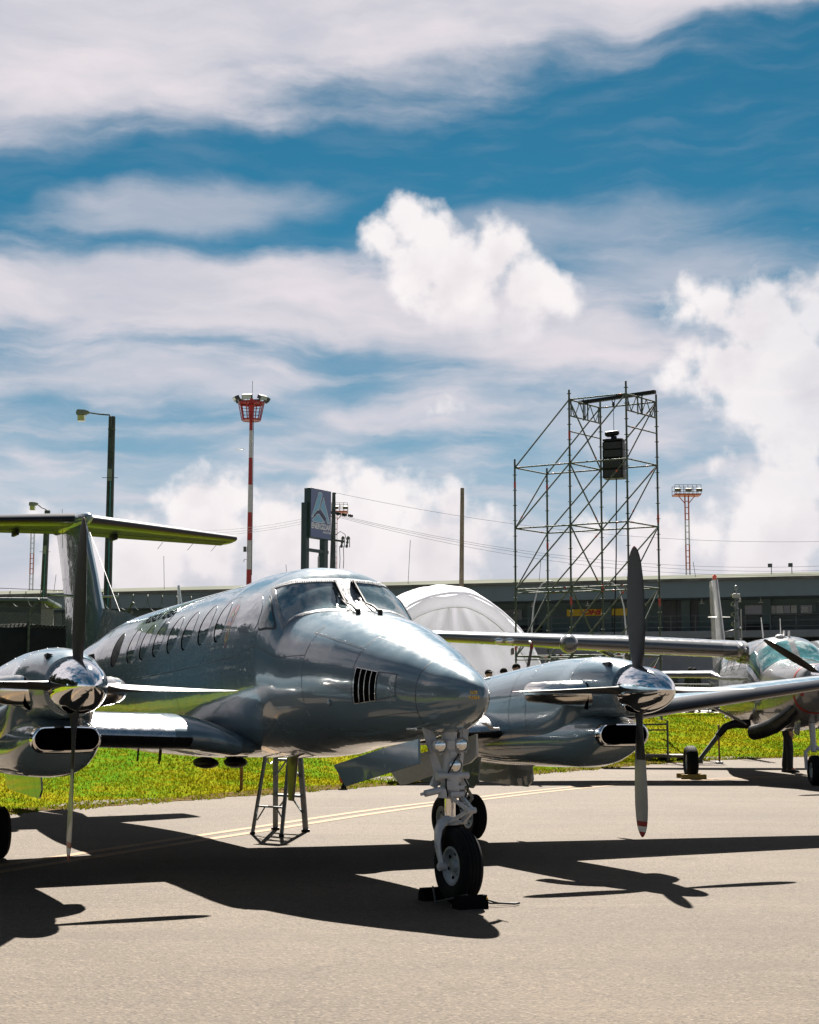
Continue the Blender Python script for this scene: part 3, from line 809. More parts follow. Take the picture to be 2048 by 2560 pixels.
WIN = [(-2.10, 2.28), (-2.63, 2.27), (-3.16, 2.235), (-3.66, 2.215), (-4.17, 2.19), (-4.67, 2.17), (-5.18, 2.15), (-5.86, 2.12)]
for i, (wd, wz) in enumerate(WIN):
    for side in (0, 1):
        fl = mirr if side else (lambda L: L)
        E = []
        for a in range(16):
            x, z = 0.140 * cos(2 * pi * a / 16), 0.190 * sin(2 * pi * a / 16)
            E.append((wd + x, theta_at(wd + x, wz + z)))
        F = [(wd + (d - wd) * 1.13 - 0.034, E[0][1] + (t - E[0][1]) * 1.05) for d, t in E]  # ring shifted aft: painted shade of the recess wall
        fr_ = FUS.patch(fl(F), 0.0012, 4, 3).build('cabin_window', M_RECESS, fus, ang=50)
        FUS.patch(fl(E), 0.0035, 5, 3).build('cabin_window_pane', M_PANE if i < 7 else M_BLACK, fus, ang=50)

# panel joints, doors, hatches
pj = MB()
FUS.ribbon(pj, [(1.2855, 2 * pi * i / 60) for i in range(61)], 0.006, 0.0012, 2)
FUS.ribbon(pj, [(-0.10, t) for t in frange(2.28, 3.55, 14)], 0.005)
FUS.ribbon(pj, [(0.585, t) for t in frange(1.1, 3.5, 16)], 0.005)
FUS.ribbon(pj, [(-0.113, 2.2864), (-0.15, 2.45), (0.231, 2.4696), (0.559, 2.4435)], 0.006)
FUS.ribbon(pj, [(0.585, 2.0944), (0.945, 2.03), (1.285, 2.0)], 0.005)
FUS.ribbon(pj, [(-6.49, 3.159), (-3.146, 3.1329), (-1.433, 3.1129), (-0.8, 2.98), (-0.1, 2.83)], 0.006)
for d in (-1.9, -3.4, -4.95, -6.6, -7.9, -9.2): FUS.ribbon(pj, [(d, t) for t in frange(1.3, 4.2, 18)], 0.0035)
FUS.ribbon(pj, [(-2.38, 2.40), (-1.84, 2.40), (-1.82, 2.98), (-2.40, 2.98), (-2.38, 2.40)], 0.0035)
FUS.ribbon(pj, [(-0.86, 3.9), (0.6, 3.75), (1.28, 3.55)], 0.004)
for d in frange(-0.12, 0.55, 9): pj.sphere(FUS.pt(d, 2.435, -0.001), 0.004, 8, 1)
for t in frange(2.5, 3.4, 7): pj.sphere(FUS.pt(-0.085, t, -0.001), 0.0035, 8, 1)
for t in frange(2.2, 3.4, 10): pj.sphere(FUS.pt(0.60, t, -0.001), 0.0035, 8, 1)
pj.build('panel_joint', [M_SEAM, M_FRAME], fus)

# cooling vent in the nose: recess with slats
VD = [(0.625, 2.8362), (0.871, 2.8274), (0.863, 3.3336), (0.608, 3.4121)]
FUS.patch(VD, 0.003, 5, 6, round_=False).build('air_vent', M_DARK, fus, ang=50)
sl = MB()
for k in range(5):
    q = k / 4
    a = (VD[0][0] + (VD[1][0] - VD[0][0]) * q, VD[0][1] + (VD[1][1] - VD[0][1]) * q + 0.01)
    b = (VD[3][0] + (VD[2][0] - VD[3][0]) * q, VD[3][1] + (VD[2][1] - VD[3][1]) * q - 0.01)
    FUS.ribbon(sl, [a, b], 0.008 if k else 0.006, 0.007)
FUS.ribbon(sl, [VD[0], VD[1]], 0.006, 0.006); FUS.ribbon(sl, [VD[3], VD[2]], 0.006, 0.006)
sl.build('vent_slat', M_STEEL, fus)
VB = [(0.88, 2.825), (1.076, 2.7751), (1.084, 3.2027), (0.872, 3.325)]
q = MB(); FUS.ribbon(q, VB + VB[:1], 0.006, 0.002); q.build('vent_duct_edge', M_SEAM, fus)
FUS.patch([(0.89, 2.84), (1.066, 2.795), (1.072, 3.19), (0.882, 3.31)], 0.0025, 4, 5, round_=False).build('vent_duct', M_NAC, fus, ang=50)
sp = MB(); sp.sphere(FUS.pt(0.28, 3.43, 0.004), 0.028, 14, sc=(1, 0.6, 1)); sp.build('drain_cap', M_NAC, fus)

# pitot tubes under the nose
for s_ in (-1, 1):
    q = MB(); a = Vector((1.40, s_ * 0.23, 1.36)); b = Vector((1.33, s_ * 0.36, 1.31))
    q.loft([[a + Vector((x * 0.05, y * 0.01, 0)) for x, y in ((1, 0), (0, 1), (-1, 0), (0, -1))], [b + Vector((x * 0.035, y * 0.008, 0)) for x, y in ((1, 0), (0, 1), (-1, 0), (0, -1))]])
    q.cyl(b + Vector((-0.05, 0, 0)), b + Vector((0.10, 0, 0.004)), 0.011, 0.008, 10)
    q.build('pitot_tube', M_STEEL, fus)

# windscreen wipers
for (a, b, c, d) in (((-0.121, 1.7628), (-0.785, 1.6755), (-0.769, 1.693), (-0.548, 1.6493)), ((-0.039, 1.5621), (-0.785, 1.501), (-0.777, 1.5184), (-0.58, 1.4661))):
    q = MB(); A, B = FUS.pt(*a, 0.02), FUS.pt(*b, 0.035)
    md = FUS.pt((a[0] + b[0]) / 2, (a[1] + b[1]) / 2, 0.04)
    q.tube([A, A.lerp(md, 0.5) + Vector((0, 0, .015)), md, B], [0.016, 0.013, 0.010, 0.008], 8)
    q.cyl(FUS.pt(*a, -0.01), FUS.pt(*a, 0.045), 0.024, 0.02, 12)
    q.tube([FUS.pt(a[0], a[1] + 0.05, 0.012), FUS.pt(-0.62, b[1] + 0.04, 0.03)], 0.006, 6)
    w = q.build('wiper', M_BLACK, fus)
    q = MB(); q.tube([FUS.pt(*c, 0.018), FUS.pt((c[0] + d[0]) / 2, (c[1] + d[1]) / 2, 0.022), FUS.pt(*d, 0.016)], 0.016, 6)
    q.beam(FUS.pt(*c, 0.012), FUS.pt(*d, 0.012), 0.006, 0.016)
    q.build('wiper_blade', M_BLACK, w.parent)

# lettering and emblem
me = FUS.text('FUERZA AEREA', 0.17, -4.72, 2.30, offset=0.004); me.materials.append(M_INK); link('lettering', me, fus)
P0, N0 = FUS.pt(1.80, 3.00), FUS.nrm(1.80, 3.00)
N0 = (N0 + Vector((.35, -.75, .0))).normalized(); X0_ = Vector((0, 0, 1)).cross(N0).normalized(); Y0_ = N0.cross(X0_)
for txt, dy in (('NO', .019), ('PUSH', -.019)):
    me = font_mesh(txt, 0.038, 0.0008)
    for v in me.vertices:
        x, y = v.co.x, v.co.y + dy; v.co = P0 + X0_ * x + Y0_ * y + N0 * (.010 - (x * x + y * y) / .30)
    me.materials.append(M_YELLOW); link('lettering', me, nose)
em = MB(); e0, et = -1.80, 2.735
def emq(x, y): return (e0 + x, et - y / 0.72)
for sx in (-1, 1):
    for k in range(4):
        x0 = sx * (0.025 + 0.02 * k)
        em_l = [emq(x0, -0.03), emq(x0 + sx * 0.006, 0.06), emq(x0 + sx * 0.012, 0.165 - 0.015 * k)]
        FUS.ribbon(em, em_l, 0.011, 0.003, 6, mi=0)
    FUS.ribbon(em, [emq(sx * 0.05, -0.03), emq(sx * 0.02, -0.12), emq(0, -0.20)], 0.012, 0.003, 6, mi=0)
FUS.ribbon(em, [emq(-0.03, 0.06), emq(0.03, 0.06)], 0.05, 0.004, 6, mi=1)
FUS.ribbon(em, [emq(-0.03, 0.015), emq(0.03, 0.015)], 0.04, 0.004, 6, mi=2)
FUS.ribbon(em, [emq(-0.03, -0.02), emq(0.03, -0.02)], 0.03, 0.004, 6, mi=0)
FUS.ribbon(em, [emq(0.045 * cos(a), -0.11 + 0.045 * sin(a)) for a in frange(0, 2 * pi, 20)], 0.014, 0.0035, 2, mi=3)
em.build('emblem', [mat('emblem_red', (0.42, 0.12, 0.10), 0.35, coat=0.8), mat('emblem_green', (0.12, 0.26, 0.15), 0.35, coat=0.8), mat('emblem_blue', (0.12, 0.22, 0.40), 0.35, coat=0.8), mat('emblem_gold', (0.48, 0.40, 0.13), 0.35, coat=0.8)], fus)

# aerials on the back and belly
def blade_aerial(par, base, h, c, sweep, m, name='antenna', down=False):
    q = MB(); sg = -1 if down else 1; b = Vector(base)
    q.loft([airfoil((b.x + c / 2, b.y, b.z), c, 0.12, 8, vertical=True), airfoil((b.x + c / 2 - sweep, b.y, b.z + sg * h), c * 0.55, 0.12, 8, vertical=True)])
    return q.build(name, m, par)
blade_aerial(ROOT, (-5.66, 0, 2.6), 0.29, 0.17, 0.13, M_WHITE)
blade_aerial(ROOT, (-2.9, 0.35, 0.98), 0.46, 0.30, 0.10, mat('aerial_brown', (0.12, 0.09, 0.06), 0.4, coat=0.4, var=0.3), 'belly_antenna', True)
for y_ in (-0.30, 0.03):
    q = MB(); q.sphere((-3.73, y_, 0.885), 0.11, 18, sc=(2.6 if y_ < -0.1 else 2.0, 1.0, 0.55)); q.build('belly_pod', M_BLACK, ROOT)
for x_, y_ in ((-3.3, -1.15), (-3.35, -0.9), (-2.4, -1.2)):
    q = MB(); q.beam((x_, y_, 1.06), (x_ - 0.03, y_, 0.93), 0.006, 0.05); q.build('drain_mast', M_BLACK, ROOT)

# ---- wings
def wing(sg):
    S = [(0.30, -1.95, 2.5, 1.09, 0.10), (0.50, -1.74, 2.7, 1.085, 0.10), (0.64, -1.66, 2.78, 1.10, 0.11), (0.78, -1.72, 2.72, 1.14, 0.125), (0.90, -1.83, 2.61, 1.17, 0.137), (1.04, -1.89, 2.55, 1.185, 0.144), (1.2, -1.90, 2.50, 1.19, 0.145), (2.6, -1.92, 2.35, 1.24, 0.145), (3.1, -2.05, 2.1, 1.285, 0.14), (5.0, -2.28, 1.72, 1.50, 0.135), (7.0, -2.52, 1.32, 1.725, 0.125), (8.3, -2.70, 1.02, 1.87, 0.115), (8.55, -2.78, 0.85, 1.91, 0.10)]
    secs = []
    for a, b in zip(S[:-1], S[1:]):
        for k in range(6):
            t = k / 6; secs.append([a[i] + (b[i] - a[i]) * t for i in range(5)])
    secs.append(list(S[-1]))
    secs = [((d, sg * s_, z), c, t, 0.02) for s_, d, c, z, t in secs]
    mb = wing_mesh(secs, 20)
    m = 41
    for i, f in enumerate(mb.f[:-2]):
        j = i % m; sec = secs[i // m]; s_ = abs(sec[0][1])
        if s_ > 3.0 and abs(j + 0.5 - 20) < 4.2 and s_ < 8.4: mb.mi[i] = 1
        elif 1.03 < s_ <= 3.0 and 19 < j < 26: mb.mi[i] = 1
        elif 1.19 < s_ <= 3.0 and 13 < j <= 19: mb.mi[i] = 2  # inboard upper leading edge in silver
    w = mb.build('wing', [M_NAC, M_BOOT, mat('silver_leading_edge', (.62, .62, .63), .22, .85, rvar=.08, var=.1)], ROOT, ang=40)
    # winglet
    q = MB(); q.loft([airfoil((-2.80, sg * 8.5, 1.90), 0.82, 0.1, 10), airfoil((-3.05, sg * 8.85, 2.06), 0.68, 0.09, 10, vertical=False), airfoil((-3.45, sg * 9.0, 2.62), 0.36, 0.08, 10)])
    q.build('winglet', M_NAC, w)
    # flap hinge fairings and stall strip
    q = MB()
    for s_ in (1.5, 3.6, 4.9):
        q = MB(); q.sphere((-3.9, sg * s_, 1.06 + max(0, s_ - 2.6) * 0.11), 0.05, 12, sc=(5, 0.8, 1.2))
        q.build('hinge_fairing', M_NAC, w)
    return w
WINGS = [wing(-1), wing(1)]

# ---- nacelles
def nacelle(sg):
    N = Body([-0.075, -0.20, -0.42, -0.63, -0.86, -1.2, -1.7, -2.3, -2.9, -3.6, -4.3, -4.9],
             [1.872, 1.908, 1.94, 1.953, 1.952, 1.945, 1.905, 1.845, 1.775, 1.68, 1.54, 1.36],
             [1.395, 1.385, 1.375, 1.34, 1.02, 0.885, 0.875, 0.865, 0.875, 0.93, 1.03, 1.2],
             [0.238, 0.272, 0.315, 0.345, 0.365, 0.380, 0.388, 0.39, 0.385, 0.345, 0.22, 0.05], 2.2, sg * 2.615)
    mb = MB(); N.loft(mb, frange(-0.075, -0.6, 16) + frange(-0.65, -4.9, 50), 72)
    nac = mb.build('nacelle', M_NAC, ROOT, ang=60)
    # chin intake: racetrack lip, throat and duct
    def race(d, w, h, zc, n=40):
        L = w - h; out = []
        for k in range(n):
            a = 2 * pi * k / n; c, s_ = cos(a), sin(a)
            out.append(Vector((d, sg * 2.615 + math.copysign(L, c) * min(1, abs(c) * 3) + h * c, zc + h * s_)))
        return out
    R = [(-0.62, .340, .235, 1.175), (-0.45, .318, .180, 1.198), (-0.33, .292, .128, 1.216), (-0.30, .283, .114, 1.219)]
    mb = MB(); mb.loft([race(*r) for r in [(-3.4, .20, .08, 1.05), (-2.8, .30, .16, 1.075), (-2.1, .355, .225, 1.11), (-1.5, .362, .258, 1.14), (-1.1, .358, .265, 1.155), (-0.82, .352, .266, 1.163)] + R], 0, (True, False))
    duct = mb.build('air_inlet', M_NAC, nac, ang=60)
    mb = MB(); mb.loft([race(*r) for r in [(-0.303, .284, .115, 1.219), (-0.255, .277, .107, 1.22), (-0.238, .268, .099, 1.221), (-0.237, .256, .089, 1.222), (-0.25, .248, .082, 1.222), (-0.30, .244, .078, 1.222)]], 0, (False, False))
    mb.build('inlet_lip', M_CHROME, duct.parent, ang=60)
    mb = MB(); mb.loft([race(*r) for r in [(-0.300, .2445, .0785, 1.222), (-0.42, .22, .07, 1.23), (-0.60, .16, .055, 1.25)]], 0, (False, True))
    mb.build('inlet_throat', M_DARK, duct.parent, ang=60)
    # exhaust stacks
    for t_ in (-1, 1):
        mb = MB(); P = [(-0.46, .20, 1.60), (-0.53, .33, 1.602), (-0.62, .435, 1.606), (-0.73, .50, 1.61), (-0.86, .535, 1.612), (-1.00, .55, 1.612)]
        Pc = [Vector((d, sg * 2.615 + t_ * y, z)) for d, y, z in P]
        def ring(i, w, h):
            a = (Pc[min(i + 1, 5)] - Pc[max(i - 1, 0)]).normalized(); side = Vector((0, 0, 1)).cross(a).normalized()
            return [Pc[i] + side * (w * cos(b)) + Vector((0, 0, 1)) * (h * sin(b)) for b in [2 * pi * k / 28 for k in range(28)]]
        O = [(.16, .135), (.145, .125), (.125, .115), (.112, .106), (.104, .10), (.10, .096)]
        rings = [ring(i, *O[i]) for i in range(6)]
        inner = [ring(5, .084, .081), ring(4, .08, .078), ring(3, .06, .06)]
        mb.loft(rings, 0, (True, False)); k = len(mb.v)
        mb.loft([rings[-1], inner[0]], 0, (False, False)); mb.loft(inner, 1, (False, True))
        mb.build('exhaust_stack', [M_STACK, M_DARK], nac, ang=60)
        mb = MB(); mb.tube([Pc[0].lerp(Pc[1], .35), Pc[0].lerp(Pc[1], .55)], [.155, .14], 28); mb.build('stack_collar', M_DARK, nac)
    # seams, louvres, rivets, small scoop
    mb = MB()
    for d, a0, a1 in ((-0.62, 0.2, pi * 1.1), (-1.42, -0.6, pi * 1.25), (-1.75, -0.6, pi * 1.25), (-2.35, -0.5, pi * 1.2)):
        N.ribbon(mb, [(d, t) for t in frange(a0, a1, 16)], 0.005)
    for t in (pi + 0.30, -0.30, pi + .75, -.75): N.ribbon(mb, [(-1.0, t), (-2.6, t)], 0.005)
    for c in ((pi + 0.5), (-0.5)):
        for d in (-1.62, -1.92): N.ribbon(mb, [(d, c), (d - 0.13, c)], 0.04, 0.002)
    for d in (-0.62, -1.42):
        for t in frange(-0.4, pi + 0.4, 18): mb.sphere(N.pt(d - 0.02, t, 0), 0.004, 6, 1)
    for k in range(5): mb.sphere(N.pt(-2.5 - 0.05 * k, pi / 2 + 0.5, 0.004), 0.012, 8, 1)
    mb.build('cowl_joint', [M_SEAM, M_FRAME], nac)
    for c in (pi / 2 + 0.62, pi / 2 - 0.62):
        mb = MB(); a = N.pt(-0.20, c, 0.0); b = N.pt(-0.33, c, 0.0)
        nn = N.nrm(-0.25, c); sd_ = nn.cross(Vector((1, 0, 0))).normalized() * 0.035
        mb.add([a - sd_ + nn * .004, a + sd_ + nn * .004, a + nn * 0.04, b + nn * .004], [(0, 1, 2), (0, 2, 3), (1, 3, 2), (0, 3, 1)]); mb.build('cowl_scoop', M_BLACK, nac)
    return nac, N
NACS = [nacelle(-1), nacelle(1)]

# ---- propellers
def blade_bm():
    mb = MB(); rings = []
    prof = [(0.15, .045, .045, 20), (0.20, .048, .042, 20), (0.26, .062, .030, 19), (0.34, .085, .021, 17), (0.5, .108, .014, 13), (0.7, .122, .0105, 9), (0.9, .124, .008, 6), (1.05, .118, .0065, 4), (1.15, .105, .0055, 3), (1.19, .098, .005, 3), (1.235, .085, .0045, 2), (1.24, .084, .0045, 2), (1.285, .062, .004, 2), (1.32, .032, .003, 2), (1.335, .008, .002, 2)]
    full = []
    for a, b in zip(prof[:-1], prof[1:]):
        n = max(1, int((b[0] - a[0]) / 0.03))
        for k in range(n): full.append([a[i] + (b[i] - a[i]) * k / n for i in range(4)])
    full.append(list(prof[-1]))
    NP = 20
    for r, c, th, tw in full:
        a = radians(tw); R = []
        for k in range(NP):
            q = 2 * pi * k / NP; x, y = c * cos(q), th * sin(q) * (1 + 0.25 * cos(q))
            # chord along d (feathered) turned by the twist; blade axis +z
            R.append(Vector((x * cos(a) - y * sin(a), x * sin(a) + y * cos(a), r)))
        rings.append(R)
    for i in range(len(rings) - 1):
        r = full[i][0] + 0.001
        for k in range(NP):
            front = 0 if k < NP // 2 else 1          # which face: +s or -s side
            le = k in (NP // 2 - 1, NP // 2, NP // 2 - 2, NP // 2 + 1)
            if r > 1.285: m = 2
            elif r > 1.235: m = 3 if (front == 0) else 2
            elif r > 1.185: m = 2
            else: m = 1 if front == 0 else 0
            if front == 1: m = {2: 0, 3: 0}.get(m, m) if r < 1.2 else m
            if front == 1 and r < 1.3: m = 0
            if front == 0 and m == 1 and (r < 0.3 or (r < 0.61 and k < 7)): m = 0
            mb.add([rings[i][k], rings[i][(k + 1) % NP], rings[i + 1][(k + 1) % NP], rings[i + 1][k]], [(0, 1, 2, 3)], m)
    # root cuff
    mb.lathe([(0.062, 0.13), (0.066, 0.165), (0.066, 0.20), (0.055, 0.215)], n=20, mi=0)
    return mb
me_bl = bpy.data.meshes.new('blade')
_b = blade_bm(); me_bl = _b.mesh('blade', [M_PROPB, M_PROPG, M_PROPR, M_PROPW])
bm = bmesh.new(); bm.from_mesh(me_bl); bmesh.ops.remove_doubles(bm, verts=bm.verts[:], dist=1e-5); bmesh.ops.recalc_face_normals(bm, faces=bm.faces[:]); bm.to_mesh(me_bl); bm.free()
me_bl.polygons.foreach_set('use_smooth', [True] * len(me_bl.polygons)); me_bl.set_sharp_from_angle(angle=radians(60))


def propeller(sg, clock):
    mb = MB()
    pr = [(0.214, -0.075), (0.220, -0.02), (0.219, 0.06), (0.211, 0.14), (0.196, 0.22), (0.174, 0.30), (0.143, 0.38), (0.104, 0.445), (0.062, 0.49), (0.028, 0.515), (0.008, 0.526), (0.0, 0.527)]
    fine = []
    for a, b in zip(pr[:-1], pr[1:]):
        for k in range(4): fine.append((a[0] + (b[0] - a[0]) * k / 4, a[1] + (b[1] - a[1]) * k / 4))
    hs = [p[1] for p in pr]; rs = [p[0] for p in pr]
    fine = [(hermite(hs, rs, h), h) for _, h in fine] + [(0.0, 0.527)]
    mb.lathe(fine, axis=(1, 0, 0), n=72)
    sp = mb.build('propeller', M_CHROME, ROOT, ang=60, loc=(0, sg * 2.615, 1.631))
    q = MB()
    for k in range(4):
        a = -(clock + k * pi / 2); R = Matrix.Rotation(a, 3, 'X')
        rg_ = MB(); rg_.lathe([(0.075, 0.192), (0.085, 0.200), (0.075, 0.208)], n=24)
        q.add([R @ Vector(v) for v in rg_.v], rg_.f)
    for k in range(24):
        a = 2 * pi * k / 24; q.sphere((-0.06, 0.219 * cos(a), 0.219 * sin(a)), 0.005, 6)
    q.build('spinner_collar', M_STEEL, sp)
    for k in range(4):
        b = link('blade', me_bl, sp); b.rotation_euler = (-(clock + k * pi / 2), 0, 0)
    return sp
PROPS = [propeller(-1, 0.0189), propeller(1, -0.0161)]

# ---- fin, rudder, tailplane
FZ = [(2.2, -9.05, -11.2), (2.77, -9.22, -11.32), (3.3, -9.62, -11.55), (3.9, -10.12, -11.90), (4.10, -10.3, -12.05)]
secs = []
for a, b in zip(FZ[:-1], FZ[1:]):
    for k in range(4):
        t = k / 4; z, le, te = (a[i] + (b[i] - a[i]) * t for i in range(3)); secs.append(((le, 0, z), le - te, 0.105, 0))
secs.append(((FZ[-1][1], 0, FZ[-1][0]), FZ[-1][1] - FZ[-1][2], 0.095, 0))
fin = wing_mesh(secs, 16, vertical=True).build('fin', M_GREY, ROOT, ang=40)
mb = MB()   # dorsal fillet ahead of the fin
mb.loft([[Vector((-7.05, y, 2.50 + z)) for y, z in ((-.01, 0), (0, .02), (.01, 0))], [Vector((-8.0, y, z)) for y, z in ((-.035, 2.35), (0, 2.685), (.035, 2.35))], [Vector((-9.3, y, z)) for y, z in ((-.10, 2.2), (0, 2.81), (.10, 2.2))], [Vector((-9.9, y, z)) for y, z in ((-.12, 2.2), (0, 2.8), (.12, 2.2))]])
mb.build('dorsal_fin', M_GREY, fin, ang=30)
mb = MB(); mb.loft([[Vector((d, 0.001 * 0 + r * cos(a), 4.165 + r * 0.85 * sin(a))) for a in [2 * pi * k / 24 for k in range(24)]] for d, r in ((-10.02, .01), (-10.08, .06), (-10.25, .105), (-10.6, .14), (-11.4, .15), (-12.0, .11), (-12.35, .02))])
mb.build('tail_bullet', M_GREY, fin, ang=60)
q = MB()
for z in (2.5, 3.2, 3.8): q.beam((hermite([f[0] for f in FZ], [f[1] for f in FZ], z) - 1.15, -0.105, z), (hermite([f[0] for f in FZ], [f[1] for f in FZ], z) - 1.25, -0.105, z + 0.6), 0.006, 0.004)
q.build('rudder_gap', M_SEAM, fin)
q = MB(); q.loft([airfoil((-10.15, 0.0, 3.02), 0.35, 0.12, 8), airfoil((-10.2, -0.5, 3.04), 0.22, 0.12, 8)]); q.loft([airfoil((-10.15, 0.0, 3.02), 0.35, 0.12, 8), airfoil((-10.2, 0.5, 3.04), 0.22, 0.12, 8)])
q.build('nav_antenna', M_GREY, fin)
for sg in (-1, 1):
    secs = [((-10.40 - 1.02 * t, sg * (0.03 + 2.70 * t), 4.165 - 0.065 * t), 1.52 - 0.72 * t, 0.145, 0.05) for t in frange(0, 1, 8)]
    tp = wing_mesh(secs, 18)
    for i in range(len(tp.f) - 2):
        if -5 < i % 37 + 0.5 - 18 < 4.2: tp.mi[i] = 1
    tpo = tp.build('tailplane', [paint('tail_enamel', (0.04, 0.052, 0.06), coat=.45, rough=.35), M_BOOT], ROOT, ang=40)
    q = MB(); q.sphere((-11.83, sg * 2.72, 4.095), 0.05, 14, sc=(8.6, 1.0, 0.9)); q.build('tailplane_tip', M_GREY, tpo)
    q = MB(); q.beam((-11.35, sg * 0.2, 4.075), (-11.55, sg * 2.7, 4.045), 0.006, 0.006, up=Vector((1, 0, 0))); q.build('elevator_gap', M_SEAM, tpo)
    q = MB()
    for s_ in (1.7, 2.2, 2.6): q.cyl((-12.05, sg * s_, 4.05), (-12.32, sg * s_, 3.97), 0.004, n=6)
    q.build('static_wick', M_BLACK, tpo)
    q = MB(); q.bevbox((-11.5, sg * 0.75, 4.03), (0.35, 0.05, 0.09), 0.015); q.build('trim_fairing', M_BLACK, tpo)
q = MB(); q.tube([(-10.1, 0.02, 3.95), (-8.15, 0.02, 2.55)], 0.005, 6); q.build('antenna_wire', M_WHITE, ROOT)
q = MB()
for sg in (-1, 1): q.prism([(-9.6, sg * 0.3, 1.55), (-11.6, sg * 0.2, 1.85), (-11.6, sg * 0.45, 1.5), (-10.6, sg * 0.42, 1.45)], (0, 0.015, 0))
q.build('ventral_strake', M_GREY, ROOT)

# ---- landing gear
def wheel_meshes(R, w, rim):
    t = MB(); h = w / 2
    prof = [(rim, -h * .62), (rim + (R - rim) * .25, -h * .86), (rim + (R - rim) * .6, -h), (R - .03, -h * .86), (R - .010, -h * .62)]
    for k, x in enumerate(frange(-h * .55, h * .55, 10)): prof.append((R - .0012 * abs(x / h) * 4 - (0.006 if k in (2, 5, 8) else 0), x))
    prof += [(R - .010, h * .62), (R - .03, h * .86), (rim + (R - rim) * .6, h), (rim + (R - rim) * .25, h * .86), (rim, h * .62)]
    t.lathe(prof, axis=(0, 1, 0), n=64, cap=(False, False))
    r = MB()
    for sg in (-1, 1):
        r.lathe([(rim + .012, sg * h * .60), (rim + .012, sg * h * .72), (rim - .006, sg * h * .74), (rim - .016, sg * h * .55), (rim * .62, sg * h * .30), (rim * .42, sg * h * .34), (rim * .30, sg * h * .62), (rim * .14, sg * h * .66), (.0, sg * h * .66)], axis=(0, 1, 0), n=48, cap=(False, False))
        for k in range(6):
            a = 2 * pi * k / 6 + .3; c = Vector((rim * .68 * cos(a), sg * h * .37, rim * .68 * sin(a)))
            r.cyl(c, c + Vector((0, sg * .006, 0)), rim * .10, n=10, mi=1)
    return t.mesh('tyre', M_TYRE, ang=40), r.mesh('rim', [M_RIM, M_DARK], ang=35)


NR, AX = 0.285, Vector((1.43, 0, 0.283))
tm_, rm_ = wheel_meshes(NR, 0.185, 0.135)
gear = MB()
gear.lathe([(.064, 0.94), (.067, 1.0), (.062, 1.05), (.06, 1.30)], c=(1.28, 0, 0), n=24)
gear.lathe([(.086, 0.90), (.092, 0.91), (.092, 0.96), (.082, 0.97)], c=(1.285, 0, 0), n=24)
gear.lathe([(.055, 0.78), (.07, 0.80), (.07, 0.90), (.06, 0.92)], c=(1.29, 0, 0), n=20)
for s_ in (-1, 1):
    gear.beam((1.22, s_ * 0.160, 1.30), (1.26, s_ * 0.092, 0.94), 0.020, 0.045)
    gear.beam((1.24, s_ * 0.16, 1.22), (1.28, s_ * 0.05, 0.93), 0.018, 0.03)
    gear.prism([(1.20, s_ * 0.12, 1.32), (1.20, s_ * 0.20, 1.32), (1.24, s_ * 0.155, 1.12), (1.24, s_ * 0.10, 1.20)], (0.03, 0, 0))
    gear.beam((1.27, s_ * 0.10, 0.95), (1.28, s_ * 0.14, 0.87), 0.03, 0.06)
gear.cyl((1.345, -0.13, 0.955), (1.345, 0.13, 0.955), 0.026, n=16)
gear.cyl((1.36, -0.15, 0.955), (1.36, -0.12, 0.955), 0.034, n=16)
gear.box((1.33, 0.0, 0.865), (0.10, 0.16, 0.03)); gear.box((1.35, -0.02, 0.89), (0.05, 0.10, 0.05))
gear.bevbox((1.33, 0.02, 0.815), (0.11, 0.12, 0.04), 0.012); gear.cyl((1.36, -0.10, 0.79), (1.36, -0.10, 0.86), 0.035, n=14)
gear.bevbox((1.33, -0.02, 1.19), (0.05, 0.07, 0.07), 0.008); gear.bevbox((1.33, 0.0, 1.115), (0.04, 0.05, 0.05), 0.006)
ng = gear.build('nose_gear', M_GEAR, ROOT)
q = MB(); q.cyl((1.29, 0, 0.60), (1.29, 0, 0.80), 0.042, n=24); q.build('oleo_piston', M_CHROME, ng)
q = MB()
for s_ in (-1,):
    path = [(1.30, s_ * 0.03, 0.615), (1.33, s_ * 0.09, 0.60), (1.36, s_ * 0.135, 0.545), (1.37, s_ * 0.148, 0.47), (1.385, s_ * 0.148, 0.40), (1.41, s_ * 0.145, 0.34), (1.43, s_ * 0.14, 0.283)]
    rings = []
    for i, p in enumerate(path):
        p = Vector(p); d = (Vector(path[min(i + 1, 6)]) - Vector(path[max(i - 1, 0)])).normalized()
        x = Vector((1, 0, 0)); x = (x - d * x.dot(d)).normalized(); y = d.cross(x); w_ = (.05, .05, .048, .043, .036, .032, .03)[i]; t_ = (.04, .034, .026, .02, .018, .018, .018)[i]
        rings.append([p + x * (w_ * cos(2 * pi * k / 16)) + y * (t_ * sin(2 * pi * k / 16)) for k in range(16)])
    q.loft(rings)
    q.cyl((1.43, s_ * 0.115, 0.283), (1.43, s_ * 0.165, 0.283), 0.034, n=18); q.cyl((1.43, s_ * 0.165, 0.283), (1.43, s_ * 0.178, 0.283), 0.018, n=12)
    q.beam((1.36, s_ * 0.15, 0.50), (1.385, s_ * 0.172, 0.42), 0.012, 0.02)
q.cyl((1.30, 0, 0.58), (1.30, 0, 0.64), 0.062, n=20)
q.build('wheel_fork', M_GEAR, ng)
q = MB(); k1 = Vector((1.52, 0.06, 0.70))
for s_ in (-1, 1):
    q.beam((1.34, 0.02 + s_ * 0.05, 0.80), k1 + Vector((0, s_ * 0.02, 0)), 0.02, 0.026); q.beam((1.35, 0.02 + s_ * 0.06, 0.60), k1 + Vector((0, s_ * 0.02, 0)), 0.02, 0.026)
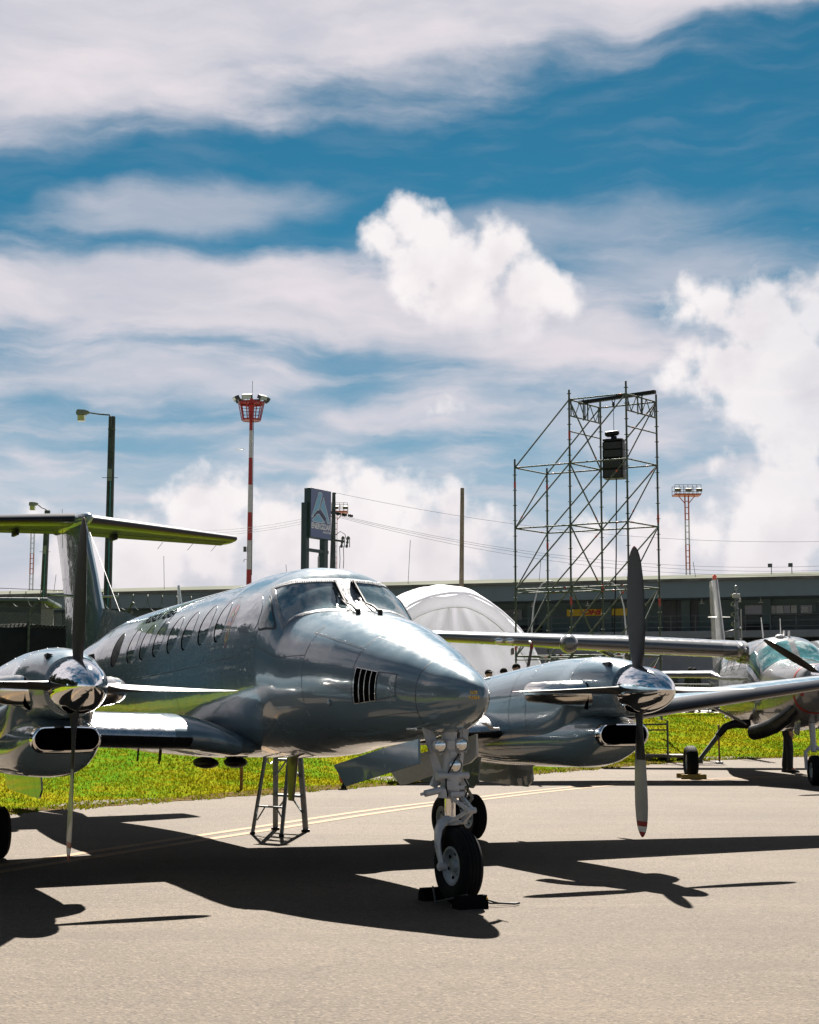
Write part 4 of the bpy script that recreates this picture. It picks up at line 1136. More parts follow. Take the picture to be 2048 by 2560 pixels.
q.cyl(k1 - Vector((0, .04, 0)), k1 + Vector((0, .04, 0)), 0.022, n=12); q.cyl((1.35, -0.07, 0.60), (1.35, 0.11, 0.60), 0.016, n=10); q.cyl((1.34, -0.06, 0.80), (1.34, 0.10, 0.80), 0.018, n=10)
q.beam((1.43, -0.01, 0.75), (1.43, 0.085, 0.75), 0.012, 0.012)
q.build('torque_link', M_GEAR, ng)
q = MB(); q.cyl((1.36, -0.09, 0.853), (1.36, -0.25, 0.825), 0.026, n=16); q.cyl((1.36, -0.25, 0.825), (1.36, -0.285, 0.82), 0.012, n=10); q.build('steering_damper', M_GEAR, ng)
for y_, z_ in ((-0.113, 1.184), (0.073, 1.19), (0.018, 1.03)):
    q = MB(); c = Vector((1.34, y_, z_)); q.lathe([(.03, -.07), (.05, -.04), (.057, 0.0), (.057, .02), (.053, .026), (.052, .016)], c=c, axis=(1, -.1, .02), n=32, cap=(True, False))
    lt = q.build('landing_light', M_GEAR, ng)
    q = MB(); q.lathe([(.052, .012), (.04, .020), (.02, .025), (0, .026)], c=c, axis=(1, -.1, .02), n=32, cap=(False, True)); q.build('lamp_lens', M_LENS, ng)
    q = MB(); q.beam(c + Vector((0, 0, -.06)), (1.30, y_ * .6, z_ - .05), .016, .02); q.build('lamp_bracket', M_GEAR, ng)
q = MB()
for pth in ([(1.36, .04, 1.12), (1.38, -.02, 1.05), (1.36, -.05, .98)], [(1.36, .09, .93), (1.39, .11, .87), (1.36, .10, .80), (1.37, .05, .70)], [(1.34, -.06, .95), (1.40, -.09, .88), (1.37, -.06, .80)]): q.tube(pth, .007, 6)
q.build('brake_hose', M_BLACK, ng)
wh = link('tyre', tm_, ng, AX); link('rim', rm_, ng, AX)
# nose gear doors, hanging along the bay
for s_, P in ((-0.25, [(-.34, .98), (.62, 1.145), (1.26, 1.235), (1.30, 1.05), (-.05, .815)]), (0.25, [(-.50, .98), (.62, 1.145), (1.27, 1.27), (1.25, 1.10), (1.12, 1.04), (-.20, .80)])):
    q = MB(); q.prism([(d, s_ + (1.15 - z) * (-0.10 if s_ < 0 else 0.10), z) for d, z in P], (0, 0.018 if s_ > 0 else -0.018, 0)); q.build('nose_gear_door', M_GREY if s_ < 0 else M_GEAR, ng)
q = MB(); q.bevbox((1.19, 0.275, 1.16), (0.022, 0.022, 0.07), .004); q.build('door_slot', M_DARK, ng)
# main gear
tmm, rmm = wheel_meshes(0.25, 0.165, 0.115)
for sg in (-1, 1):
    q = MB(); y0_ = sg * 2.615
    q.lathe([(.06, 0.62), (.065, .66), (.06, 1.0)], c=(-3.48, y0_, 0), n=20); q.cyl((-3.52, y0_, 0.30), (-3.49, y0_, .64), .04, n=20)
    q.cyl((-3.58, y0_ - .2, .25), (-3.58, y0_ + .2, .25), .03, n=16); q.beam((-3.56, y0_, .36), (-3.58, y0_, .25), .07, .09)
    q.beam((-3.48, y0_, .72), (-2.83, y0_, 1.0), .035, .045); q.beam((-3.38, y0_ - .04, .62), (-3.26, y0_, .48), .02, .03); q.beam((-3.26, y0_, .48), (-3.48, y0_, .33), .02, .03)
    mg = q.build('main_gear', M_GEAR, ROOT)
    for t_ in (-1, 1):
        c = Vector((-3.58, y0_ + t_ * .165, .25)); link('tyre', tmm, mg, c); link('rim', rmm, mg, c)
    for t_ in (-1, 1):
        q = MB(); y_ = y0_ + t_ * .30
        P = [(-2.5, .95), (-4.1, .95), (-4.1, .68), (-3.9, .64), (-2.62, .62), (-2.5, .70)]
        q.prism([(d, y_ + t_ * (0.95 - z) * .08, z) for d, z in P], (0, t_ * .018, 0)); q.build('main_gear_door', M_NAC, mg)

# ================================================================== high wing single turboprop behind
CR = empty('utility_airplane', (7.57, 32.55, 0), -pi / 2 - 0.005, 'silver high wing single engine airplane parked behind on the right with a strut braced wing', 'airplane')
CF = Body([3.45, 3.40, 3.2, 2.8, 2.2, 1.62, 1.35, 1.05, 0.6, 0.0, -2.0, -3.6, -5.0, -6.3, -7.4],
          [2.16, 2.20, 2.23, 2.27, 2.32, 2.38, 2.56, 2.75, 2.86, 2.87, 2.84, 2.72, 2.55, 2.40, 2.30],
          [1.78, 1.55, 1.38, 1.22, 1.08, 1.02, 1.0, .98, .97, .96, .98, 1.15, 1.50, 1.80, 2.0],
          [.20, .34, .44, .55, .66, .74, .77, .80, .82, .83, .82, .66, .45, .26, .10], 2.5)
mb = MB(); CF.loft(mb, frange(3.45, 1.0, 60) + frange(0.97, -7.4, 60), 80)
cf = mb.build('fuselage', M_SILVER, CR, ang=60)
_m = mat('tinted_windshield_reflection', (0.05, 0.14, 0.15), 0.03, var=0.6, scale=2.2, coat=1.0, spec=0.9)
_n = NB(_m.node_tree); _b = _m.node_tree.nodes['Principled BSDF']; _tc = _n.new('ShaderNodeTexCoord').outputs['Object']
_old = _b.inputs['Base Color'].links[0].from_socket
_n.put(_b.inputs['Base Color'], _n.mix(_n.sstep(_n.noise(_tc, 3.5, 8, .62, .6), .50, .68, 0, .75), _old, (.42, .50, .50, 1)))  # whitish patches painted in as cloud reflections on the glass
mb = MB()
for fl in (lambda L: L, mirr):
    CF.patch(fl([(0.98, 2.42), (1.02, 2.2), (1.04, 1.95), (1.04, 1.61), (1.58, 1.62), (1.60, 1.95), (1.58, 2.3), (1.50, 2.62), (1.25, 2.58)]), 0.006, 8, 6, round_=False).build('windshield_pane', mat('tinted_windshield_reflection', (0.07, 0.16, 0.17), 0.03, var=0.7, scale=2.2, coat=1.0, spec=0.9), cf, ang=50)
    CF.patch(fl([(1.40, 2.68), (0.92, 2.46), (0.75, 2.47), (0.62, 2.62), (0.62, 2.90), (1.30, 2.98)]), 0.006, 6, 5).build('cockpit_side_window', M_GLASS, cf, ang=50)
    for d in (-0.3, -1.0, -1.7, -2.4): CF.patch(fl([(d - .18, 2.62), (d + .18, 2.62), (d + .18, 2.90), (d - .18, 2.90)]), 0.006, 4, 5).build('cabin_window', M_GLASS, cf, ang=50)
q = MB()
for t0 in (2.9, 3.3, 3.7): CF.ribbon(q, [(1.6, t0), (0, t0), (-3.5, t0)], 0.006)
for d in (1.62, 2.6, 0.5, -0.6, -1.9, -3.2): CF.ribbon(q, [(d, t) for t in frange(1.7, 4.2, 14)], 0.006)
q.build('panel_joint', M_SEAM, cf)
# cowl trim, intake, spinner, propeller
q = MB(); CF.ribbon(q, [(3.12, t) for t in frange(0.25, pi - 0.25, 24)], 0.05, 0.004); CF.ribbon(q, [(3.12, t) for t in frange(pi + 0.2, 2 * pi - 0.2, 24)], 0.06, 0.004); q.build('red_trim', M_RED, cf)
for s_ in (-1, 1):
    q = MB(); q.sphere((3.33, s_ * 0.24, 1.72), 0.13, 18, sc=(0.45, 1.25, 0.8)); q.build('intake_plug', M_RED, cf)
q = MB(); q.lathe([(.24, 3.42), (.23, 3.55), (.19, 3.68), (.12, 3.80), (.05, 3.88), (0, 3.90)], c=(0, 0, 2.0), axis=(1, 0, 0), n=40)
cp = q.build('propeller', M_CHROME, CR, ang=60)
for k in range(3):
    q = MB(); R = Matrix.Rotation(radians(-62 + 120 * k), 3, 'X'); rings = []
    for r, c, th, tw in ((.2, .05, .045, 40), (.35, .085, .02, 32), (.6, .125, .013, 26), (.9, .13, .009, 20), (1.15, .11, .006, 16), (1.27, .05, .004, 14)):
        a = radians(tw); rings.append([R @ Vector((3.56 + c * cos(b) * cos(a) - th * sin(b) * sin(a), c * cos(b) * sin(a) + th * sin(b) * cos(a), r)) + Vector((0, 0, 2.0)) for b in [2 * pi * i / 16 for i in range(16)]])
    q.loft(rings); q.build('blade', M_PROPB, cp)
# exhaust
q = MB(); q.tube([(2.95, -.34, 1.50), (2.75, -.50, 1.28), (2.5, -.70, 1.10), (2.25, -.88, 1.00), (2.05, -1.0, .96)], [.10, .14, .15, .145, .14], 20, cap=False)
q.tube([(2.05, -1.0, .96), (2.2, -.91, .985)], [.128, .11], 20, mi=1)
q.build('exhaust_stack', [mat('sooty_exhaust', (0.03, 0.032, 0.033), 0.3, 0.6, var=0.4), M_DARK], CR)
# wings
for sg in (-1, 1):
    secs = [((0.55 - 0.02 * s_, sg * s_, 2.535 + 0.045 * s_), (1.98 if s_ < 3.7 else 1.98 - (s_ - 3.7) * 0.18), 0.195 if s_ < 3.7 else 0.18, 0.015) for s_ in frange(0.72, 7.85, 14)]
    wm = wing_mesh(secs, 18)
    for i in range(len(wm.f) - 2):
        if abs(i % 37 + 0.5 - 18) < 3.2 and abs(secs[i // 37][0][1]) > 1.0: wm.mi[i] = 1
    w = wm.build('wing', [M_SILVER, mat('boot_grey', (0.10, 0.105, 0.11), 0.12, coat=0.8, var=0.1)], CR, ang=40)
    q = MB(); q.sphere((-0.35, sg * 7.88, 2.885), 0.10, 14, sc=(8, 1, .9)); q.build('wing_tip', M_SILVER, w)
    q = MB(); q.sphere((-.35, sg * .86, 2.60), .2, 20, sc=(5.2, .9, 1.05)); q.build('wing_root_fairing', M_SILVER, w, ang=60)
    q = MB()
    a, b = Vector((-0.35, sg * 3.75, 2.64)), Vector((-0.05, sg * 0.72, 1.10))
    q.loft([airfoil((p.x + .16, p.y, p.z), .32, .22, 10) for p in (a, a.lerp(b, .5), b)]); q.build('wing_strut', M_SILVER, CR)
    q = MB(); q.lathe([(.10, .70 * 0), (.02, .02)], c=(0, 0, 0)) if False else None
    q.bevbox((-1.15, sg * 3.0, 2.50), (0.5, .06, .14), .02); q.bevbox((-1.15, sg * 5.4, 2.60), (0.5, .06, .14), .02); q.build('flap_track', M_SILVER, w)
q = MB(); q.lathe([(.02, .42), (.10, .40), (.16, .33), (.188, .22), (.19, .1), (.17, -.15), (.10, -.5), (.02, -.7)], c=(0.65, -4.38, 2.69), axis=(1, 0, 0), n=32); q.build('radar_pod', M_SILVER, CR, ang=60)
q = MB(); q.cyl((0.55, -5.15, 2.75), (0.95, -5.15, 2.71), .02, n=10); pt_ = q.build('pitot_tube', M_STEEL, CR)
q = MB(); q.prism([(0.80, -5.15, 2.72), (0.80, -5.10, 2.72), (0.80, -5.09, 2.60), (0.80, -5.16, 2.58)], (0.006, 0, 0)); q.prism([(0.80, -5.16, 2.58), (0.80, -5.10, 2.60), (0.80, -5.18, 2.16), (0.80, -5.24, 2.18)], (0.006, 0, 0), 1); q.build('cover_streamer', [M_RED, mat('streamer_dark', (0.10, 0.09, 0.085), 0.8)], pt_)
q = MB()
for k in range(2): q.sphere((0.55, -5.55 - .22 * k, 2.76), .075, 14, sc=(.5, 1.2, .8))
q.build('wing_landing_light', M_LENS, CR)
# tail
secs = [((-5.55 - 1.05 * t, 0, 2.35 + 2.22 * t), 1.75 - 0.75 * t, 0.12, 0) for t in frange(0, 1, 8)]
cfin = wing_mesh(secs, 14, vertical=True).build('fin', mat('fin_paint', (0.38, 0.37, 0.35), 0.25, var=0.35, scale=1.5, coat=0.8), CR, ang=40)
q = MB(); q.lathe([(.04, 0), (.06, .03), (.055, .10), (.03, .13), (0, .135)], c=(-6.85, 0, 4.57), n=16); q.build('beacon', mat('beacon_red', (0.85, 0.10, 0.02), 0.2, coat=1.0), cfin)
for sg in (-1, 1):
    wing_mesh([((-6.1 - 0.35 * t, sg * (0.08 + 3.0 * t), 2.20), 1.35 - 0.4 * t, 0.155, 0.0) for t in frange(0, 1, 6)], 14).build('tailplane', M_SILVER, CR, ang=40)
    q = MB(); q.loft([airfoil((-6.3, sg * .04, 3.62), .22, .1, 6), airfoil((-6.35, sg * .27, 3.62), .16, .1, 6)]); q.build('nav_antenna', M_WHITE, cfin)
# gear
ctm, crm = wheel_meshes(0.33, 0.24, 0.14)
for sg in (-1, 1):
    q = MB(); q.tube([(-.05, sg * .62, 1.10), (-.05, sg * .95, 1.10), (-.05, sg * 1.12, 1.04), (-.05, sg * 1.28, .86)], [.10, .085, .075, .065], 14, mi=1); q.tube([(-.05, sg * 1.27, .87), (-.05, sg * 1.66, .38)], [.05, .043], 14)
    q.cyl((-.05, sg * 1.60, .34), (-.05, sg * 1.92, .33), .04, n=14)
    q.tube([(-.10, sg * 1.60, .45), (-.16, sg * 1.56, .36), (-.10, sg * 1.62, .30)], .01, 6)
    mg = q.build('main_gear', [M_GALV, M_BLACK], CR)
    link('tyre', ctm, mg, (-.05, sg * 1.84, .33)); link('rim', crm, mg, (-.05, sg * 1.84, .33))
q = MB(); q.tube([(2.55, 0, 1.15), (2.65, 0, .62)], [.06, .05], 16)
for s_ in (-1, 1): q.tube([(2.62, s_ * .03, .72), (2.66, s_ * .16, .62), (2.7, s_ * .16, .29)], [.04, .035, .03], 10)
q.tube([(2.6, .12, 1.1), (2.85, .12, .8), (2.7, .1, .5)], .02, 8)
ngc = q.build('nose_gear', M_GEAR, CR)
ct2, cr2 = wheel_meshes(0.28, 0.2, 0.13); link('tyre', ct2, ngc, (2.7, 0, .28)); link('rim', cr2, ngc, (2.7, 0, .28))
q = MB(); q.prism([(2.35, -.28, 1.25), (2.75, -.26, 1.2), (2.68, -.28, .92), (2.4, -.30, .95)], (0, .01, 0)); q.build('gear_fairing', M_SILVER, CR)
blade_aerial(CR, (0.6, -.45, 2.83), .42, .14, .18, M_WHITE); blade_aerial(CR, (-0.9, .25, 2.85), .45, .12, .06, M_WHITE)
for y_ in (.0, -.1):
    q = MB(); q.cyl((0.7, y_ + .05, 2.85), (0.7, y_ + .05, 2.97), .022, n=10); q.build('stub_antenna', M_WHITE, CR)
q = MB(); q.sphere((0.75, -.15, 2.85), .09, 16, sc=(1, 1, .5)); q.build('gps_dome', M_WHITE, CR)

# ================================================================== small things on the apron
def chock_set(name, loc, rz, label, group=None, both=True, cord=True, L=0.25, ym=0):
    r = empty(name, loc, rz, label, 'wheel chocks', group)
    for s_ in ((-1, 1) if both else (1,)):
        q = MB(); P = [(-.055, 0), (.06, 0), (.045, .04), (.02, .095), (-.03, .095), (-.05, .05)]
        q.prism([(s_ * .285 + x * -s_, -L / 2, z) for x, z in P], (0, L, 0)); c = q.build('chock_block', [mat('chock_rubber', (0.004, 0.004, 0.005), 0.85, spec=0.05), mat('chock_yellow', (0.25, 0.16, 0.02), 0.7)][ym], r, smooth=False)
        q = MB(); q.box((s_ * .285 + .002, L / 2 - .005, .062), (.085, .012, .035)); q.build('yellow_mark', M_YELLOW, r)
    if cord:
        q = MB(); pth = [(.26, L / 2, .06), (.30, L / 2 + .10, .03), (.31, L / 2 + .24, .018), (.27, L / 2 + .30, .015), (.23, L / 2 + .24, .014), (.22, L / 2 + .08, .02), (.20, L / 2, .05)]
        q.tube(pth, .008, 6); q.tube([(.285, -L / 2 + .1, .1), (0, -L / 2 - .02, .02), (-.285, -L / 2 + .1, .1)], .008, 6); q.build('cord', mat('rope', (0.05, 0.05, 0.045), 0.8), r)
    return r
wl = ROOT.location + Vector((sin(YAW) * 1.43 - .05 * cos(YAW), -cos(YAW) * 1.43 - .05 * sin(YAW), 0))
chock_set('wheel_chocks', wl, YAW - pi / 2, 'black rubber chocks with a cord round the nose wheel of the near grey airplane')
chock_set('wheel_chocks', (7.57 - 1.84, 32.58, 0), -pi / 2 - .005, 'worn yellow chocks at the left main wheel of the silver airplane', cord=False, L=.5, ym=1)

# stepladder standing under the fuselage
LD = empty('stepladder', (-1.55, 18.6, 0), 0.0, 'aluminium stepladder standing on the apron under the grey fuselage', 'ladder')
fr_l, fr_r = Vector((-0.05, .64, 0)), Vector((.33, .36, 0)); bk_l, bk_r = Vector((-.26, 0.0, 0)), Vector((.10, -.32, 0))
top_c = Vector((.09, .17, 1.62)); ax_ = (fr_r - fr_l).normalized()
tl, tr = top_c - ax_ * .15, top_c + ax_ * .15
for a, b, w_ in ((fr_l, tl, .062), (fr_r, tr, .062)):
    q = MB(); q.beam(a + Vector((0, 0, .02)), b, w_, .028); q.build('side_rail', M_ALU, LD)
    q = MB(); q.bevbox(a + Vector((0, 0, .015)), (.10, .06, .035), .008); q.build('rubber_foot', M_BLACK, LD)
for a, b in ((bk_l, tl), (bk_r, tr)):
    q = MB(); q.beam(a + Vector((0, 0, .02)), b - Vector((0, .05, .02)), .04, .025); q.build('rear_rail', M_ALU, LD)
    q = MB(); q.bevbox(a + Vector((0, 0, .015)), (.06, .05, .035), .008); q.build('rubber_foot', M_BLACK, LD)
for z in (.42, .84, 1.22):
    t = z / 1.62; a, b = fr_l.lerp(tl, t), fr_r.lerp(tr, t); q = MB(); q.beam(a, b, .10, .028); q.build('step', M_ALU, LD)
    q = MB()
    for p, o_ in ((a, b), (b, a)):
        q.beam(p - Vector((0, 0, .20)), p.lerp(o_, .42) - Vector((0, 0, .015)), .02, .012)
    q.build('step_brace', M_ALU, LD)
for z in (.32, 1.0):
    t = z / 1.62; a, b = bk_l.lerp(tl, t), bk_r.lerp(tr, t); q = MB(); q.beam(a, b, .03, .02)
    q.beam(a - Vector((0, 0, .16)), a.lerp(b, .3), .015, .01); q.beam(b - Vector((0, 0, .16)), b.lerp(a, .3), .015, .01); q.build('rear_bar', M_ALU, LD)
for a, b, c, d in ((fr_l, tl, bk_l, tl), (fr_r, tr, bk_r, tr)):
    q = MB(); p, r_ = a.lerp(b, .52), c.lerp(d, .52); m_ = p.lerp(r_, .5) - Vector((0, 0, .05)); q.beam(p, m_, .018, .008); q.beam(m_, r_, .018, .008); q.build('spreader', M_ALU, LD)
q = MB(); q.bevbox(top_c + Vector((0, -.02, .02)), (.36, .2, .05), .012, Matrix.Rotation(atan2(ax_.y, ax_.x), 3, 'Z')); q.build('top_cap', M_ALU, LD)

# taxiway edge light, stakes, scrap of tow bar
e = at(860, 1972, 28.4); e.z = ground_z(e.x, e.y)
EL = empty('edge_light', (e.x, e.y, e.z), 0, 'small orange taxiway edge light at the border of the grass', 'edge light')
q = MB(); q.lathe([(.05, 0), (.05, .06), (.03, .07), (.03, .12)], n=16); q.build('stem', M_BLACK, EL)
q = MB(); q.lathe([(.05, .10), (.085, .16), (.09, .30), (.07, .31)], n=20); q.build('housing', M_ORANGE, EL)
q = MB(); q.lathe([(.07, .31), (.085, .34), (.08, .40), (.04, .44), (0, .45)], n=20); q.build('lens', mat('edge_lens', (0.6, 0.6, 0.58), 0.1, coat=1.0), EL)


def stake(x, y, h, r, m, label, name='marker_post', base=True):
    z = ground_z(x, y); t = empty(name, (x, y, z), 0, label, 'post')
    q = MB(); q.beam((0, 0, -.05), (0, 0, h), r * 2, r * 1.4); q.build('post', m, t, smooth=False)
    q = MB(); q.bevbox((0, 0, h + .012), (r * 2.4, r * 1.8, .03), .006); q.build('cap', m, t)
    if base: q = MB(); q.bevbox((0, 0, .03), (r * 7, r * 7, .06), .012); q.build('base_plate', M_STEEL, t)
    return t
p = at(604, 1962, 27.4); stake(p.x, p.y, .62, .035, mat('rust_wood', (0.20, 0.085, 0.02), .8, var=.3), 'short rusty brown stake in the grass below the grey fuselage', base=False)
p = at(1799, 1905, 40.5); stake(p.x, p.y, .95, .025, mat('dark_red_post', (0.16, 0.03, 0.02), .7, var=.3), 'thin dark red marker post in the grass beside the silver airplane')
TB = empty('tow_bar', (7.05, 22.9, 0), 0.3, 'red tow bar end lying on the apron at the right edge', 'tow bar')
q = MB(); q.tube([(0.02, 0, .14), (2.2, .2, .2)], .03, 12); q.tube([(.0, -.02, .33), (.35, 0, .28), (1.4, .1, .2)], .02, 10); q.build('bar', M_RED, TB)
q = MB(); q.bevbox((.0, 0, .10), (.09, .05, .2), .01); q.cyl((1.2, -.2, .1), (1.2, .35, .1), .1, n=20); q.build('hook', M_RED, TB)
q = MB(); q.tube([(-.75, .1, .012), (-.3, .02, .012), (0.05, 0, .05)], .01, 6); q.build('cable', M_BLACK, TB)
# low steel frame and pallet on the grass
p = at(1660, 1836, 42.5); z = ground_z(p.x, p.y)
BN = empty('ballast_base', (p.x, p.y, z), .1, 'timber ballast pallet with a steel post on the grass behind the far propeller', 'pallet')
q = MB(); q.bevbox((0, 0, .12), (1.2, .9, .07), .01)
for k in (-.5, 0, .5): q.bevbox((k, 0, .045), (.1, .9, .085), .008)
q.build('pallet_board', M_WOOD, BN)
q = MB(); q.cyl((.1, 0, .14), (.1, 0, 1.05), .028, n=12); q.cyl((.1, 0, .95), (-1.3, .1, .92), .024, n=10); q.cyl((.1, 0, .80), (-1.3, .1, .78), .02, n=10); q.build('steel_post', M_GALV, BN)

# ================================================================== buildings and things behind
GZ = 1.16
# ---- long cargo building; local x runs along the front, y into the building
bdir = Vector((53.8, -18.0, 0)).normalized(); brz = atan2(bdir.y, bdir.x)
B0 = Vector((-2.3, 104.0, GZ))
BL = empty('cargo_building', B0, brz, 'long two storey grey building with a wide dark veranda below a deep roof edge', 'building')
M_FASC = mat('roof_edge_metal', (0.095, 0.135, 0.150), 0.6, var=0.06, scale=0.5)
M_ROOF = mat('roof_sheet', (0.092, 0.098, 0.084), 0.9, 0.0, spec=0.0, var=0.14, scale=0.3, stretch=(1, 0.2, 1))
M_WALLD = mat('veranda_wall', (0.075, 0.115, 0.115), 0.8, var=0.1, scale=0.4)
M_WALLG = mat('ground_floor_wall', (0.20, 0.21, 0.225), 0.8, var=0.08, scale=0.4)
M_DOORD = mat('dark_door', (0.018, 0.022, 0.024), 0.45)
M_BGLASS = mat('building_glass', (0.03, 0.04, 0.045), 0.08, coat=0.6)
X0, X1 = -60, 60
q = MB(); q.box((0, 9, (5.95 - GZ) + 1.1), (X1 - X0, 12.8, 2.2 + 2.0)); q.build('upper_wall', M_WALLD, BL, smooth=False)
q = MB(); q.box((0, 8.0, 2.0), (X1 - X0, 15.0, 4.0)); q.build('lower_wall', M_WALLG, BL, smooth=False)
q = MB(); q.box((0, 1.1, 4.55), (X1 - X0, 3.4, .42)); q.build('veranda_deck', mat('deck_edge', (0.135, 0.15, 0.155), .8, var=.12, scale=.6), BL, smooth=False)
q = MB(); q.box((0, -.55, 7.35), (X1 - X0 + 1, .25, 1.12)); q.box((0, -.55 + .02, 7.05), (X1 - X0 + 1, .27, .03)); q.box((0, -.53, 7.55), (X1 - X0 + 1, .27, .02)); q.box((0, 1.4, 6.84), (X1 - X0 + 1, 3.6, .06)); q.build('roof_edge', M_FASC, BL, smooth=False)
q = MB(); q.prism([(X0 - 1, -.95, 7.93), (X0 - 1, 10, 9.05), (X0 - 1, 21, 7.93), (X0 - 1, 21, 7.80), (X0 - 1, -.95, 7.80)], (X1 - X0 + 2, 0, 0))
q.build('roof', M_ROOF, BL, smooth=False)
q = MB(); q.box((0, -1.0, 7.86), (X1 - X0 + 2, .14, .16)); q.build('gutter', mat('gutter_pale', (0.11, 0.11, 0.098), .9, spec=0.0, var=.3, scale=.8), BL, smooth=False)
for i in range(23):
    x = -55 + i * 5.0
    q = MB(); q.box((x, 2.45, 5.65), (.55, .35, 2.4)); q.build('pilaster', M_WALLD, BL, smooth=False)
q = MB()
for z in (5.0, 5.35, 5.7): q.box((0, -.45, z), (X1 - X0, .04, .035))
for k in range(80): q.box((X0 + 1.5 * k, -.45, 5.2), (.04, .04, 1.05))
q.build('railing', mat('rail_dark', (0.06, 0.07, 0.07), .5), BL, smooth=False)
rb = random.Random(5)
for x, w in ((-50, 1.2), (-42, 1.6), (-33, 1.2), (-26, 1.6), (-14, 1.3), (3.05, 1.3), (6.1, 2.3), (18.97, .85), (19.7, .4), (20.25, .95), (41, 1.4), (47, 1.6)):
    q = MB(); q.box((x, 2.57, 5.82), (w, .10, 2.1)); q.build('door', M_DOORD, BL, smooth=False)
for x, w in ((-1.3, 2.6), (11.6, 0.1)):
    pass
for x, w in ((24.35, 1.25),):
    q = MB(); q.box((x, 2.55, 6.16), (w + .12, .14, .62)); f_ = q.build('window', mat('window_frame_pale', (0.26, 0.28, 0.28), .6), BL, smooth=False)
    q = MB(); q.box((x, 2.47, 6.16), (w - .05, .04, .48)); q.build('window_pane', M_BGLASS, f_, smooth=False)
q = MB(); q.box((26.6, 2.55, 6.16), (2.8, .14, .60)); f_ = q.build('window', M_WALLD, BL, smooth=False)
for x, w, pale in ((25.32, .44, 1), (25.80, .44, 1), (26.24, .38, 0), (26.65, .34, 1), (27.4, .7, 0), (27.30, .4, 1)):
    q = MB(); q.box((x, 2.45 - .03 * (x == 27.3), 6.16 - .04 * (x == 27.3)), (w, .05, .48 - .14 * (x == 27.3))); q.build('window_pane', mat('pale_blind', (0.34, 0.37, 0.37), .7, var=.08) if pale else M_BGLASS, f_, smooth=False)
q = MB(); q.box((27, 2.40, 5.84), (7.5, .30, .06)); q.box((27, 2.5, 5.25), (7.5, .12, 1.1)); q.build('parapet', mat('parapet_grey', (0.07, 0.085, 0.085), .8), BL, smooth=False)
q = MB(); q.bevbox((24.4, 2.2, 5.05), (1.5, .5, .40), .05); q.build('bench', M_BLACK, BL)
q = MB(); q.bevbox((9.4, 2.2, 5.12), (2.6, .5, .5), .05); q.build('bench', M_BLACK, BL)
q = MB(); q.box((3.9, 2.5, 5.5), (.9, .1, 1.0)); q.build('notice', mat('notice_paper', (0.28, 0.26, 0.2), .8, var=.5, scale=2), BL, smooth=False)
for k in range(34):
    x = -58 + 3.6 * k; q = MB(); q.lathe([(.04, .20), (.05, .12), (.17, .02), (.16, 0), (.04, .02)], c=(x, 1.0, 6.50), n=16); q.cyl((x, 1.0, 6.68), (x, 1.0, 6.82), .02, n=8); q.build('ceiling_lamp', mat('lamp_enamel', (0.42, 0.44, 0.42), .4), BL)
for x, w, h in ((-8, 3.5, 2.6), (1.5, 1.1, 2.2), (7.0, 2.6, 2.3), (11.2, 2.2, 2.3), (19.0, 1.4, 2.25), (24, 3.2, 2.8), (36, 3, 2.8)):
    q = MB(); q.box((x, .47, h / 2), (w, .10, h)); q.build('door', M_DOORD, BL, smooth=False)
q = MB(); q.box((19.3, .40, 1.45), (.32, .02, .42)); q.build('door_notice', mat('white_paper', (.5, .5, .5), .8), BL, smooth=False)
for x in (4.2, 14.5, 26.2): q = MB(); q.box((x, .46, 1.9), (1.6, .08, .7)); q.build('window', M_BGLASS, BL, smooth=False)
for k in range(12):
    x = -55 + k * 9.4 + rb.uniform(-1, 1); q = MB(); q.cyl((x, 4, 8.3), (x + rb.uniform(-.2, .2), 4, 9.4 + rb.random() * 2.6), .018, n=6); q.build('lightning_rod', M_GALV, BL)
for x in (24.9, 26.2):
    q = MB(); q.cyl((x, 7, 8.7), (x, 7, 9.35), .025, n=8); q.bevbox((x - .08, 7, 9.3), (.28, .15, .26), .03); q.build('roof_floodlight', M_GALV, BL)


def blocal(px, py, yl):
    """point where the sight line meets the building plane y = yl (local)"""
    r = ray(px, py); o = Vector((0, 0, CAM_H)); nrm = Vector((-bdir.y, bdir.x, 0))
    t = (yl - nrm.dot(o - B0)) / nrm.dot(r); return o + r * t - B0, bdir.dot(o + r * t - B0), (o + r * t - B0).z
_, xa, za = blocal(1417, 1540, 2.4); _, xb, zb_ = blocal(1568, 1520, 2.4)
SB = empty('sign_board', B0 + bdir * ((xa + xb) / 2) + Vector((-bdir.y, bdir.x, 0)) * 2.42 + Vector((0, 0, (za + zb_) / 2)), brz, 'yellow sign board with slanted red letters on the dark veranda wall of the long building', 'sign')
q = MB(); q.box((0, 0, 0), (xb - xa, .08, zb_ - za)); q.build('panel', mat('sign_yellow', (0.50, 0.34, 0.0), .5, var=.06), SB, smooth=False)
me = font_mesh('DHL', .44, .022, 0.3, 0.012, space=1.02); me.materials.append(mat('sign_red', (0.36, 0.012, 0.01), .5)); me.transform(Matrix.Scale(1.45, 4, (1, 0, 0)))
o = link('lettering', me, SB, (-.30, -.052, 0)); o.rotation_euler = (pi / 2, 0, 0)
q = MB()
for z in (-.05, .04): q.box((-1.0, -.045, z), (.35, .01, .035)); q.box((.55, -.045, z), (.35, .01, .035))
q.build('red_stripe', MATS['sign_red'], SB, smooth=False)
_, xa, za = blocal(1279, 1537, 2.4)
WS = empty('wall_sign', B0 + bdir * xa + Vector((-bdir.y, bdir.x, 0)) * 2.42 + Vector((0, 0, za)), brz, 'pale grey sign with dark letters on the veranda wall beside the white tent', 'sign')
